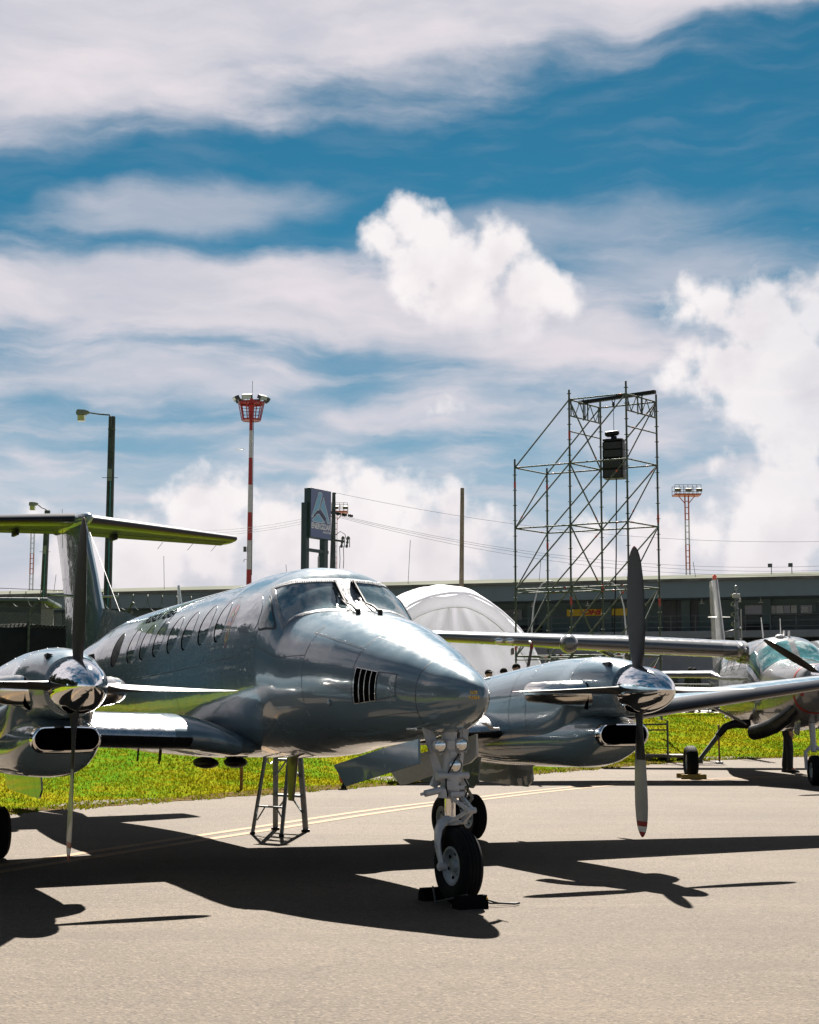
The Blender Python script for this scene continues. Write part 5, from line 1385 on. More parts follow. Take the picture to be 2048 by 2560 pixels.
q = MB(); q.box((-.6, 0, 0), (2.6, .06, .7)); q.build('panel', mat('sign_pale', (.13, .15, .155), .6), WS, smooth=False)
me = font_mesh('AGI', .42, .006, 0, .01); me.materials.append(mat('sign_dark', (.03, .05, .055), .5)); o = link('lettering', me, WS, (-.1, -.04, 0)); o.rotation_euler = (pi / 2, 0, 0)

# ---- white arched tent
TY = 57.0
M_TENT = mat('tent_fabric', (0.70, 0.71, 0.76), 0.75, var=0.05, scale=1.2)
def m_tent():
    t = M_TENT.node_tree; n = NB(t); b = t.nodes['Principled BSDF']
    tr = n.new('ShaderNodeBsdfTranslucent'); tr.inputs['Color'].default_value = (.70, .70, .76, 1)
    ms = n.new('ShaderNodeMixShader'); ms.inputs[0].default_value = .55
    n.put(ms.inputs[1], b.outputs[0]); n.put(ms.inputs[2], tr.outputs[0]); n.put(t.nodes['Material Output'].inputs[0], ms.outputs[0])
m_tent()
TN = empty('fabric_tent', (1.66, TY, GZ), 0.06, 'white fabric arched tent behind the nose of the grey airplane', 'tent')
OUT = [(-3.62, 0), (-3.52, 1.4), (-3.15, 2.65), (-2.55, 3.55), (-1.75, 4.2), (-.95, 4.53), (-.15, 4.66), (.55, 4.64), (1.2, 4.35), (1.85, 3.88), (2.5, 3.25), (3.05, 2.45), (3.42, 1.5), (3.62, .7), (3.68, 0)]
def dens(P, n=8):
    V = [Vector(p) for p in P]; o = []
    for a, b in zip(V[:-1], V[1:]):
        for k in range(n): o.append(a.lerp(b, k / n))
    return o + [V[-1]]
OUT = [(x * .94, z * .935) for x, z in OUT]
rim_ = dens(OUT, 5)
for _ in range(3): rim_ = [rim_[0]] + [(rim_[i - 1] + rim_[i] * 2 + rim_[i + 1]) / 4 for i in range(1, len(rim_) - 1)] + [rim_[-1]]
q = MB(); rr = random.Random(4); nr = len(rim_)
wr = [rr.uniform(-.03, .03) for _ in range(nr)]
band = []
for j, (sc, dy) in enumerate(((1.0, 0.0), (1.005, .06), (.985, -.05), (.93, -.03), (.885, .04), (.872, .10))):
    band.append([Vector((p.x * sc, dy + wr[i] * (.6 if 0 < j < 5 else .1), p.y * sc)) for i, p in enumerate(rim_)])
q.loft(band, closed=False, cap=(False, False)); q.build('arch_valance', M_TENT, TN, ang=60)
# hanging front curtain with folds falling from the crown
q = MB(); rows = []
NR_, NC_ = 40, 160
for i in range(NR_ + 1):
    t = i / NR_; row = []
    for k in range(NC_ + 1):
        u = k / NC_; f = u * (nr - 1); a = int(min(f, nr - 2)); p = rim_[a].lerp(rim_[a + 1], f - a) * .90
        x = p.x; z = p.y * (1 - t)
        dx = x + .15; s_ = dx / (0.55 + 2.6 * t)
        fold = sin(s_ * 9 + 1.3 * sin(s_ * 2.3)) * .055 * (1 - .3 * t) * max(0, 1 - abs(s_) * .55) + .10 * sin(t * 7 + abs(dx) * 1.6 + (1.0 if dx > 0 else 0)) * min(1, t * 2) * min(1, abs(dx))
        fold += .035 * sin(3.1 * t + 5.3 * dx + 2 * sin(2.1 * dx)) * t
        row.append(Vector((x, .30 + fold * 2.2, max(z, 0))))
    rows.append(row)
q.loft(rows, closed=False, cap=(False, False)); q.build('front_curtain', M_TENT, TN, ang=180)
q = MB(); rows = []
for j in range(25):
    y = .06 + j * .5; bul = 1 + .07 * min(1, j / 3)
    sag = .09 * (j % 6 in (2, 3, 4)) * (1 if j > 3 else .3)
    rows.append([Vector((p.x * bul - .10 * y - .1 * min(1, j / 3), y, p.y * (bul + .02 * min(1, j / 4)) - sag * max(0, p.y - 2.5) * .35 + .03 * sin(p.x * 5 + j))) for p in rim_])
q.loft(rows, closed=False, cap=(False, False)); q.build('roof_cover', M_TENT, TN, ang=80)
q = MB(); q.tube([Vector((p.x * .875, .20, p.y * .875)) for p in rim_], .025, 8); q.build('arch_tube', mat('pale_tube', (.35, .35, .36), .6), TN)

# ---- scaffold tower
SA = Vector((3.42, 51.1, 1.0)); su, sv_ = Vector((1.69, -1.02, 0)), Vector((1.17, 1.42, 0))
ST = empty('scaffold_tower', SA, 0, 'tall open scaffold tower of steel tubes carrying a hoisted speaker array', 'scaffold')
cols = {'A': Vector((0, 0, 0)), 'B': sv_, 'C': su, 'D': su + sv_, 'E': su * 2, 'F': su * 2 + sv_}
def hz(py, Y): return CAM_H + (1758 - py) / CAM_F * Y - SA.z
LV = [hz(1640, 50.5), hz(1472, 50.5), hz(1316, 50.5), hz(1160, 50.5), hz(998, 50.5)]
L0 = 0.15
tops = {'A': LV[3] + .28, 'B': LV[3] + .2, 'C': LV[4] + .32, 'D': LV[4] + .22, 'E': LV[4] + .40, 'F': LV[4] + .25}
def tube_part(name, pts, r=.027, marks=()):
    q = MB()
    q.tube(pts, r, 8)
    a, b = Vector(pts[0]), Vector(pts[-1])
    for t in marks: q.tube([a.lerp(b, t - .012), a.lerp(b, t + .012)], r + .005, 8, mi=1)
    return q
for k, c in cols.items():
    q = tube_part('standard', [c + Vector((0, 0, 0)), c + Vector((0, 0, tops[k]))], .032, [rb.uniform(.1, .95) for _ in range(2)])
    z = .4
    while z < tops[k] - .1: q.lathe([(.032, z - .012), (.075, z - .005), (.075, z + .005), (.032, z + .012)], c=c, n=10); z += .5
    q.bevbox(c + Vector((0, 0, .01)), (.2, .2, .02), .004)
    q.build('standard', [M_GALV, M_GALVR], ST)
def bar(a, b, r=.025, name='ledger', shift=Vector((0, 0, 0))):
    q = tube_part(name, [Vector(a) + shift, Vector(b) + shift], r, [rb.choice((.12, .2, .82, .9)), ] if rb.random() < .6 else [])
    q.build(name, [M_GALV, M_GALVR], ST)
P_ = lambda k, i: cols[k] + Vector((0, 0, LV[i] if i >= 0 else L0))
for i in range(4):
    for a, b in (('A', 'C'), ('C', 'E'), ('B', 'D'), ('D', 'F'), ('A', 'B'), ('C', 'D'), ('E', 'F')): bar(P_(a, i), P_(b, i))
    if i in (0, 1): bar(P_('A', i) - Vector((0, 0, .12)), P_('C', i) - Vector((0, 0, .12)), .02)
for a, b in (('C', 'E'), ('D', 'F')): bar(P_(a, 4), P_(b, 4))
for i in range(0, 4):
    lo, hi = i - 1, i
    bar(P_('A', lo), P_('C', hi), .024, 'brace'); bar(P_('A', lo), P_('B', hi), .024, 'brace')
    bar(P_('B', lo), P_('D', hi), .024, 'brace'); bar(P_('C', lo), P_('E', hi), .024, 'brace')
    bar(P_('D', lo), P_('F', hi), .024, 'brace'); bar(P_('C', hi), P_('D', lo), .024, 'brace'); bar(P_('F', hi), P_('E', lo), .024, 'brace')
bar(P_('A', 3), P_('C', 4), .024, 'brace'); bar(P_('C', 3), P_('E', 4), .024, 'brace'); bar(P_('B', 3), P_('D', 4), .024, 'brace'); bar(P_('D', 3), P_('F', 4), .024, 'brace'); bar(P_('E', 3), P_('F', 4), .024, 'brace'); bar(P_('C', 4), P_('D', 3), .024, 'brace')
for a, b in (('C', 'D'), ('E', 'F')):     # lattice girders at the top
    p0, p1 = P_(a, 4), P_(b, 4); dn = Vector((0, 0, -.52)); q = MB()
    q.tube([p0, p1], .026, 8); q.tube([p0 + dn, p1 + dn], .026, 8)
    for k in range(6):
        t0, t1 = k / 6, (k + 1) / 6; q.tube([p0.lerp(p1, t0) + (dn if k % 2 else Vector()), p0.lerp(p1, t1) + (Vector() if k % 2 else dn)], .016, 6)
    for t in (.06, .5, .94): q.tube([p0.lerp(p1, t), p0.lerp(p1, t) + dn], .02, 6)
    q.build('lattice_girder', [M_GALV], ST)
    bar(p0 - Vector((0, 0, 1.03)), p1 - Vector((0, 0, 1.03)), .022)
m0, m1 = P_('C', 4).lerp(P_('D', 4), .52), P_('E', 4).lerp(P_('F', 4), .45); dv = (m1 - m0)
q = MB(); q.beam(m0 - dv * .12 + Vector((0, 0, .06)), m1 + dv * .28 + Vector((0, 0, .12)), .14, .11); q.build('hoist_beam', M_BLACK, ST)
q = MB()
for m_ in (m0, m1):
    for k in (-1, 1): q.box(m_ + Vector((.07 * k, 0, -.2)), (.04, .04, .7))
q.build('beam_clamp', M_GALV, ST)
hk = m0.lerp(m1, .52) + SA
# hoisted speakers
SPK = empty('speaker_array', hk + Vector((0, 0, -2.55)), atan2(su.y, su.x) + .2, 'black line array speakers hanging on a chain hoist inside the scaffold tower', 'speakers')
q = MB(); zz = [0.0, .32, .64, .96]
for z, h in ((.0, .29), (.30, .36), (.67, .25), (.93, .25)):
    q = MB(); q.bevbox((0, 0, z + h / 2), (.66, .5, h), .02); sb = q.build('speaker_box', M_BLACK, SPK)
    q = MB(); q.box((0, -.256, z + h / 2), (.56, .012, h * .8)); q.build('speaker_grille', mat('grille_black', (.02, .021, .023), .6), sb, smooth=False)
q = MB(); q.bevbox((0, 0, 1.24), (.64, .5, .07), .012); q.bevbox((0, 0, 1.33), (.18, .1, .12), .01); q.build('bumper_frame', M_BLACK, SPK)
q = MB(); q.lathe([(.05, -.24), (.085, -.2), (.085, .16), (.05, .22)], c=(-.05, 0, 1.48), axis=(1, 0, .06), n=18); q.bevbox((-.15, 0, 1.42), (.16, .14, .1), .02); q.build('chain_hoist', M_BLACK, SPK)
q = MB(); q.tube([(0, 0, 1.56), (0, 0, 2.4)], .010, 6); q.lathe([(.03, 2.36), (.05, 2.42), (.03, 2.5)], n=10); q.tube([(-.02, 0, 2.45), (-.06, 0, 2.62)], .015, 6); q.tube([(.02, 0, 2.45), (.06, 0, 2.62)], .015, 6); q.build('hoist_chain', M_BLACK, SPK)
q = MB(); q.tube([(.04, .1, .0), (.0, .1, -2.5), (-.1, .1, -5.0), (-.2, .1, hk.z * -1 + 2.55 + 1.3)], .022, 6); q.build('cable', M_BLACK, SPK)

# ---- floodlight basket mast (red and white)
def banded(q, x, y, z0, z1, r0, r1, bands, n=16):
    for a, b, mi in bands: q.lathe([(r0 + (r1 - r0) * (a - z0) / (z1 - z0), a), (r0 + (r1 - r0) * (b - z0) / (z1 - z0), b)], c=(x, y, 0), n=n, mi=mi)
def hY(py, Y): return CAM_H + (1758 - py) / CAM_F * Y
MY = 95.0
MX = at(625, 1200, MY).x
ML = empty('floodlight_mast', (MX, MY, GZ), 0, 'red and white striped mast with a round basket of floodlights on top', 'mast')
zb = lambda py: hY(py, MY) - GZ
q = MB(); edges = [(zb(1440) - 8, 0), (zb(1426), 1), (zb(1353), 0), (zb(1282), 1), (zb(1212), 0), (zb(1143), 1), (zb(1073), 0), (zb(990), 0)]
bn = [(0, edges[1][0], 0)] + [(edges[i][0], edges[i + 1][0], edges[i][1]) for i in range(1, len(edges) - 1)]
banded(q, 0, 0, 0, zb(990), .20, .10, bn); q.build('mast_tube', [M_RED, M_REDW], ML)
zt_, zl_ = zb(1003), zb(1046)
q = MB()
for z, r, h in ((zl_, .58, .10), (zt_, .80, .14)):
    q.lathe([(r - .06, z - h / 2), (r, z - h / 2), (r, z + h / 2), (r - .06, z + h / 2), (r - .06, z - h / 2)], n=10, cap=(False, False))
    for k in range(10): a = 2 * pi * k / 10; q.beam((0, 0, z), (r * cos(a), r * sin(a), z), .05, .05)
q.lathe([(.05, zl_ - .04), (.56, zl_ - .03), (.56, zl_), (.05, zl_)], n=10)
for k in range(10): a = 2 * pi * k / 10; q.beam((.57 * cos(a), .57 * sin(a), zl_), (.78 * cos(a), .78 * sin(a), zt_), .05, .05)
q.cyl((0, 0, zl_), (0, 0, zt_ + .1), .15, n=14); q.build('basket', M_RED, ML)
q = MB()
for k in range(4):
    t = (k + 1) / 5; r = .58 + .2 * t; z = zl_ + (zt_ - zl_) * t; q.tube([(r * cos(a), r * sin(a), z) for a in frange(0, 2 * pi, 20)], .012, 5)
q.build('basket_hoop', M_BLACK, ML)
for k in range(6):
    a = 2 * pi * k / 6 + .35; c = Vector((.95 * cos(a), .95 * sin(a), zt_ + .26)); R = Matrix.Rotation(a, 3, 'Z') @ Matrix.Rotation(.5, 3, 'Y')
    q = MB(); q.bevbox(c, (.28, .62, .26), .03, R); fl_ = q.build('floodlight', M_POLE, ML)
    q = MB(); q.box(c + R @ Vector((.145, 0, 0)), (.01, .52, .19), R); q.build('floodlight_glass', mat('flood_glass', (.30, .36, .33), .15, coat=.5), fl_, smooth=False)
    q = MB(); q.beam((.72 * cos(a), .72 * sin(a), zt_), c, .05, .05); q.build('floodlight_bracket', M_REDW, ML)
q = MB(); q.cyl((.05, 0, zt_), (.05, 0, zb(945)), .014, n=6); q.build('lightning_rod', M_BLACK, ML)
q = MB(); q.bevbox((-.26, -.05, zb(1375)), (.18, .2, .32), .02); q.build('junction_box', M_GALV, ML)
q = MB(); q.tube([(-.1, 0, zb(1400)), (-.3, 0, zb(1400)), (-.32, 0, zb(1407))], .02, 6); q.build('camera_arm', M_BLACK, ML)
q = MB(); q.tube([(.17, -.05, zb(1440)), (.15, -.05, zt_ - 1)], .02, 6); q.build('conduit', M_GALV, ML)

# ---- lattice masts far away
def lattice_mast(px, ptop, pb, Y, wpx, label, platform=True, pstart=None, legs=2):
    c = at(px, pb, Y); t = empty('floodlight_mast', (c.x, c.y, 0), 0, label, 'mast', None); H = hY(ptop, Y); s_ = wpx / CAM_F * Y / 2
    q = MB(); nb = 9
    for k in range(nb):
        z0, z1 = H * k / nb, H * (k + 1) / nb; mi = (nb - 1 - k) % 2 if not platform else (nb - k) % 2
        for a, b in ((-1, -1), (1, -1), (1, 1), (-1, 1)): q.cyl((s_ * a, s_ * b, z0), (s_ * a, s_ * b, z1), s_ * .22, n=6, mi=mi)
        for j in range(4):
            z = z0 + (z1 - z0) * j / 4
            for a, b, c_, d in ((-1, -1, 1, -1), (-1, 1, 1, 1), (-1, -1, -1, 1), (1, -1, 1, 1)): q.beam((s_ * a, s_ * b, z), (s_ * c_, s_ * d, z), s_ * .2, s_ * .2, mi=mi)
    q.build('mast_frame', [M_REDW, M_ORANGE], t, smooth=False)
    if platform:
        w = 1.25; q = MB(); q.box((0, 0, H), (2 * w, 1.6, .14)); 
        for a in (-1, 1): q.beam((a * s_, 0, H - .8), (a * .8, 0, H - .05), .08, .08)
        q.build('platform', M_ORANGE, t, smooth=False)
        q = MB()
        for y in (-.8, .8):
            for z in (.45, .9): q.beam((-w, y, H + z), (w, y, H + z), .04, .04)
            for k in range(7): q.beam((-w + 2 * w * k / 6, y, H), (-w + 2 * w * k / 6, y, H + .9), .04, .04)
        q.build('guard_rail', M_GALV, t, smooth=False)
        for x in (-1.0, .05, 1.05):
            q = MB(); q.bevbox((x, -.9, H + .4), (.55, .3, .3), .03, Matrix.Rotation(.3, 3, 'X')); q.build('floodlight', mat('flood_case', (.09, .09, .06), .6, spec=.2), t)
    return t
lattice_mast(1720, 1236, 1438, 150, 9, 'slim red and white mast with a floodlight platform behind the right end of the building')
lattice_mast(838, 1281, 1420, 165, 7, 'far floodlight platform mast half hidden behind the blue advertising sign')
lattice_mast(77, 1335, 1482, 150, 8, 'thin red and white lattice mast low behind the grey tailplane', platform=False)

# ---- lamp posts
def lamp_post(px0, py0, px1, py1, Y, r0, r1, armdx, lean, label, arm_up=.05):
    a, b = at(px1, py1, Y), at(px0, py0, Y); base = Vector((a.x - (b.x - a.x) * .15, Y, ground_z(a.x, Y) if Y < 60 else GZ))
    t = empty('lamp_post', base, 0, label, 'lamp post'); tp = b - base
    q = MB(); q.tube([(0, 0, -.1), tp * .5, tp], [r0, (r0 + r1) / 2, r1], 16); q.build('pole', M_POLE, t)
    q = MB(); arm = [tp + Vector((0, -r1, -.35)), tp + Vector((0, -r1 * 1.3, -.06)), tp + Vector((armdx * .08, -.1, .03)), tp + Vector((armdx * .5, -.12, arm_up)), tp + Vector((armdx, -.14, arm_up + lean))]
    q.tube(arm, .022, 8); q.lathe([(r1 + .006, tp.z - .4), (r1 + .012, tp.z - .39), (r1 + .006, tp.z - .36)], c=(tp.x, tp.y, 0), n=16); q.build('arm', M_GALV, t)
    e_ = tp + Vector((armdx, -.14, arm_up + lean)); sg = 1 if armdx > 0 else -1
    q = MB(); q.loft([[e_ + Vector((sg * x * .75, y * w * .8, z * .72)) for y, z in ((-1, zb0), (1, zb0), (1, zt0), (-1, zt0))] for x, w, zb0, zt0 in ((-.06, .06, -.05, .05), (.10, .14, -.10, .09), (.36, .16, -.14, .10), (.42, .12, -.10, .04))]); q.build('lamp_head', mat('lamp_case', (.16, .18, .15), .5), t)
    q = MB(); q.loft([[e_ + Vector((sg * x * .75, y * w * .8, z * .72)) for y in (-1, 1) for x in ((.10, .36) if y < 0 else (.36, .10))] for w, z in ((.13, -.13), (.11, -.36))]); q.build('lamp_glass', mat('lamp_diffuser', (.42, .42, .16), .25, coat=.4), t)
    q = MB(); q.box(tp * .80 + Vector((0, -r0 - .01, 0)), (.12, .02, .35)); q.build('number_plate', mat('plate_grey', (.22, .25, .22), .6), t, smooth=False)
    q = MB(); q.tube([(r0 * .3, -r0 * 1.02, 0)] + [tp * .8 + Vector((r0 * .2, -r0, 0))], .018, 6); q.build('conduit', mat('conduit_teal', (.05, .22, .25), .5), t)
    q = MB(); q.beam(tp * .79 + Vector((-.22, -.15, 0)), tp * .79 + Vector((.24, -.15, .0)), .015, .015); q.beam(tp * .62 + Vector((-.14, -.15, 0)), tp * .62 + Vector((.14, -.15, .0)), .015, .015); q.build('pole_band', M_GALV, t)
lamp_post(279, 1043, 268, 1528, 46, .135, .10, -.70, .05, 'tall dark lamp post with one lamp standing behind the grey tailplane')
lamp_post(118, 1278, 104, 1520, 66, .16, .12, -.42, .16, 'shorter looking dark lamp post farther off at the left edge', .1)
# curved white street lamps in front of the building
for px, py0, Y, dx, lab in ((1331, 1560, 88, 1, 'thin curved white street lamp left of the yellow sign board'), (1568, 1560, 88, -1, 'thin curved white street lamp partly behind the far propeller')):
    b = at(px, 1760, Y); t = empty('street_lamp', (b.x, Y, GZ), 0, lab, 'street lamp'); z1 = hY(1455, Y) - GZ
    q = MB(); q.tube([(0, 0, 0), (0, 0, z1 * .62), (.10 * dx, 0, z1 * .80), (.32 * dx, 0, z1 * .93), (.62 * dx, 0, z1 * .985), (.85 * dx, 0, z1)], [.06, .05, .042, .036, .03, .03], 10); q.build('curved_pole', mat('lamp_white', (.38, .40, .40), .4), t)
    q = MB(); q.bevbox((1.0 * dx, 0, z1 + .02), (.42, .2, .09), .03); q.build('lamp_head', mat('lamp_white', (.38, .40, .40)), t)

# ---- plain wooden pole, utility pole with gear, wires
a, b = at(1150, 1462, 70), at(1155, 1220, 70)
t = empty('wooden_pole', (a.x, 70, GZ), 0, 'bare wooden pole rising behind the white tent', 'pole')
q = MB(); q.tube([(0, 0, 0), (b.x - a.x, 0, b.z - GZ)], [.13, .085], 14); q.build('shaft', M_WOOD, t)
q = MB(); q.tube([(b.x - a.x - .02, -.09, b.z - GZ - .5), (b.x - a.x - .02, -.1, b.z - GZ - .3)], .02, 6); q.build('hook', M_GALV, t)
UY = 84.0
a, b = at(829, 1420, UY), at(834, 1232, UY)
UP = empty('utility_pole', (a.x, UY, GZ), 0, 'dark utility pole with cross arms and insulators just right of the blue sign', 'utility pole'); tp = Vector((b.x - a.x, 0, b.z - GZ))
q = MB(); q.tube([(0, 0, 0), tp * .5, tp], [.24, .19, .09], 14); q.build('shaft', M_POLE, UP)
zl = lambda py: hY(py, UY) - GZ
q = MB(); q.beam((-.5, -.2, zl(1284)), (.35, -.2, zl(1284)), .12, .12); q.beam((-.3, -.2, zl(1350)), (.7, -.2, zl(1356)), .10, .10); q.beam((0, -.1, zl(1234)), (.22, -.15, zl(1234)), .05, .05); q.build('cross_arm', M_POLE, UP)
for y0, n_, px in ((-.25, 3, 0), (-.05, 3, .1), (.15, 2, .0)):
    for k in range(n_):
        q = MB(); c = Vector((.30 + px + .32 * k, y0 - .2, zl(1286) - .06 * k)); q.lathe([(.03, -.09), (.09, -.05), (.05, 0), (.09, .04), (.03, .09)], c=c, axis=(1, 0, -.2), n=12); q.build('insulator', M_BLACK, UP)
for k in range(2):
    q = MB(); c = Vector((.55 + .28 * k, -.25, zl(1358))); q.lathe([(.05, -.3), (.08, -.2), (.04, -.1), (.08, 0), (.04, .1), (.08, .2), (.05, .32)], c=c, axis=(.15, 0, 1), n=10); q.box(c + Vector((.12, 0, 0)), (.04, .04, .55)); q.build('cutout_fuse', M_GALV, UP)
q = MB(); q.tube([(.2, -.3, zl(1340)), (.45, -.3, zl(1331)), (.7, -.3, zl(1338)), (.78, -.3, zl(1352))], .018, 6)
for x in (.42, .62): q.tube([(x, -.3, zl(1368)), (x + .03, -.3, zl(1400)), (x + .01, -.3, zl(1424))], .018, 6)
q.build('jumper_cable', M_BLACK, UP)
TR = empty('pole_transformer', at(803, 1420, 85.5) * 1.0, 0, 'pale grey transformer box on a pole framed by the legs of the blue sign', 'transformer'); TR.location.z = GZ
zz = hY(1398, 85.5) - GZ
q = MB(); q.bevbox((0, 0, zz - .35), (.40, .4, .95), .06); q.build('tank', mat('transformer_grey', (.33, .34, .34), .5), TR)
q = MB()
for x in (-.12, 0, .12): q.lathe([(.04, 0), (.06, .05), (.03, .1), (.05, .15), (.02, .22)], c=(x, 0, zz + .12), n=10)
q.beam((-.25, 0, zz + .42), (.3, 0, zz + .55), .05, .05); q.build('bushing', M_GALV, TR)
q = MB(); q.cyl((.1, .25, 0), (.1, .25, zz + .5), .09, n=12); q.build('post', M_POLE, TR)
def wire(name, p, r, sag, label, n=24):
    q = MB(); q.tube([p.lerp(r, i / n) - Vector((0, 0, sag * 4 * (i / n) * (1 - i / n))) for i in range(n + 1)], .008, 5)
    tag(q.build(name, mat('cable_grey', (.10, .105, .12), .6)), label, 'cable', 'overhead power cables')
wl0 = 'overhead power cable running right from the utility pole across the sky'
for py, ye, sag in ((1233, 1346, 1.0), (1288, 1404, 1.2), (1291, 1416, 1.2), (1294, 1424, 1.3)):
    wire('power_cable', at(848 if py > 1240 else 842, py, UY), at(2200, ye, 88), sag, wl0)
for k, (y0, y1) in enumerate(((1320, 1282), (1327, 1288), (1332, 1294))):
    wire('power_cable', at(380, y0, 100), at(820, y1, UY), .5, 'overhead power cable coming from the left to the utility pole')

# ---- blue advertising sign
SY = 80.0
s0 = at(776, 1219, SY); s1 = at(776, 1343, SY); fd = Vector((.97, 1.60, 0)).normalized(); Hs = s0.z - s1.z
SG = empty('advertising_sign', (s0.x, SY, GZ), atan2(fd.y, fd.x), 'dark blue advertising sign with a pale triangular emblem on two dark posts', 'sign')
Ws, Ts, zc_ = 1.87, .40, (s0.z + s1.z) / 2 - GZ
q = MB(); q.bevbox((Ws / 2, Ts / 2, zc_), (Ws, Ts, Hs), .02); q.build('sign_box', mat('sign_case', (.012, .035, .035), .5), SG)
q = MB(); q.box((Ws / 2, -.006, zc_), (Ws - .05, .012, Hs - .05)); q.build('sign_face', mat('sign_blue', (.075, .108, .215), .45, var=.04), SG, smooth=False)
q = MB()
for x in (-.12, Ws - .36): q.box((x + .1, Ts / 2 + .06, (zc_ - Hs / 2) / 2), (.34, .30, zc_ - Hs / 2)) if x > 0 else q.box((x + .1, Ts / 2 + .1, (zc_ + Hs * .2) / 2), (.30, .30, zc_ + Hs * .2))
q.box((Ws / 2, Ts / 2, hY(1375, SY) - GZ), (Ws, .14, .16)); q.build('sign_post', mat('sign_case', (0, 0, 0)), SG, smooth=False)
M_SGL = mat('sign_light_blue', (.14, .33, .48), .5, var=.04); M_SGW = mat('sign_white', (.55, .57, .60), .5)
def face(pts, y, m_, name):
    # pts in the 435..712 x 225..985 frame of the sign face
    q = MB(); V = [Vector((.04 + (x - 437) / 270 * (Ws - .06), y, zc_ + Hs / 2 - .03 - (yy - 235 - (x - 437) * .2) / 712 * Hs)) for x, yy in pts]; q.prism(V, (0, -.012, 0)); return q.build(name, m_, SG, smooth=False)
face([(530, 305), (545, 290), (568, 296), (585, 322), (580, 360), (540, 550), (510, 565), (480, 610), (450, 660), (443, 640)], -.012, M_SGW, 'emblem_edge')
face([(533, 312), (548, 297), (564, 303), (580, 324), (575, 360), (535, 543), (507, 558), (478, 600), (452, 640), (449, 632)], -.016, M_SGL, 'emblem_stroke')
face([(600, 365), (690, 750), (660, 752), (625, 640), (555, 525)], -.012, M_SGW, 'emblem_edge'); face([(600, 385), (680, 744), (664, 746), (630, 640), (561, 523)], -.016, M_SGL, 'emblem_stroke')
face([(447, 690), (520, 605), (545, 610), (620, 735), (600, 745), (465, 718)], -.012, M_SGW, 'emblem_edge'); face([(455, 690), (521, 614), (541, 618), (608, 730), (598, 737), (468, 711)], -.016, M_SGL, 'emblem_stroke')
face([(475, 615), (520, 560), (560, 565), (640, 680), (622, 705), (545, 596), (522, 592), (480, 640)], -.020, mat('sign_navy', (.03, .04, .085), .5), 'emblem_swoosh')
for txt, sz, x, zz_, of in (('ENERGIZAR', .40, Ws / 2, .245, .012), ('AVIACION', .16, Ws * .78, .145, .004)):
    me = font_mesh(txt, sz, of, 0, .006); me.materials.append(M_SGW)
    xs = [v.co.x for v in me.vertices]; wv = max(xs) - min(xs); me.transform(Matrix.Scale((Ws * .93 if sz > .3 else Ws * .38) / wv, 4, (1, 0, 0)))
    o = link('lettering', me, SG, (x, -.016, zc_ - Hs / 2 + Hs * zz_ - .02)); o.rotation_euler = (pi / 2, 0, 0)

# ---- chain link fence with screen and razor coils, left
FA, FBp = Vector((-14.5, 39.0, 0)), Vector((-1.5, 46.5, 0)); fdir = (FBp - FA); FL = fdir.length; frz = atan2(fdir.y, fdir.x)
gzf = 1.05
FN = empty('chain_link_fence', (FA.x, FA.y, gzf), frz, 'chain link fence with a dark screen and razor wire coils at the left', 'fence')
zs = hY(1562, 41.2) - gzf; zt2 = hY(1533, 41.2) - gzf
for k in range(int(FL / 2.6) + 1):
    x = k * 2.6; q = MB(); q.cyl((x, 0, 0), (x, 0, zt2), .035, n=10); q.tube([(x, 0, zt2 - .02), (x + .18, -.25, zt2 + .35)], .03, 8); q.build('fence_post', M_GALV, FN)
q = MB(); L2 = int(FL / .11); hh = zt2 - zs + .15
for k in range(L2):
    x = k * .11; q.beam((x, .03, zs - .1), (min(FL, x + hh), .03, zt2), .009, .009); q.beam((x, .03, zt2), (min(FL, x + hh), .03, zs - .1), .009, .009)
q.build('wire_mesh', M_GALV, FN, smooth=False)
q = MB(); n_ = 200; vs = []
for i in range(n_ + 1):
    x = FL * i / n_; vs += [(x, .05 + .04 * sin(x * 3), -.1), (x, .05 + .05 * sin(x * 2.1 + 1), zs * .5), (x, .05, zs + .02 * sin(x * 4))]
q.add(vs, [f for i in range(n_) for f in ((3 * i, 3 * i + 3, 3 * i + 4, 3 * i + 1), (3 * i + 1, 3 * i + 4, 3 * i + 5, 3 * i + 2))]); so = q.build('privacy_screen', mat('screen_cloth', (.008, .010, .010), .9, var=.5, scale=1.5), FN)
so.modifiers.new('thickness', 'SOLIDIFY').thickness = .01
q = MB(); pth = []
for i in range(int(FL / .42) * 20): a = 2 * pi * i / 20; pth.append((i / 20 * .42, -.2 + .22 * sin(a), zt2 + .36 + .22 * cos(a)))
q.tube(pth, .007, 5); q.tube([(0, -.2, zt2 + .12), (FL, -.2, zt2 + .12)], .008, 5); q.tube([(0, -.2, zt2 + .6), (FL, -.2, zt2 + .6)], .008, 5); q.build('razor_coil', M_GALV, FN)
c = at(-10, 1600, 46.5); HT = empty('gate_hut', (c.x - 1.0, 46.5, 1.1), .1, 'small dark grey hut behind the fence at the left edge', 'hut')
q = MB(); q.box((0, 0, 1.6), (4.9, 3, 3.35)); q.build('wall', mat('hut_wall', (.07, .075, .08), .8), HT, smooth=False)
q = MB(); q.bevbox((0, 0, 3.32), (5.3, 3.4, .10), .02); q.build('roof', M_FASC, HT)
c = at(30, 1620, 47); 

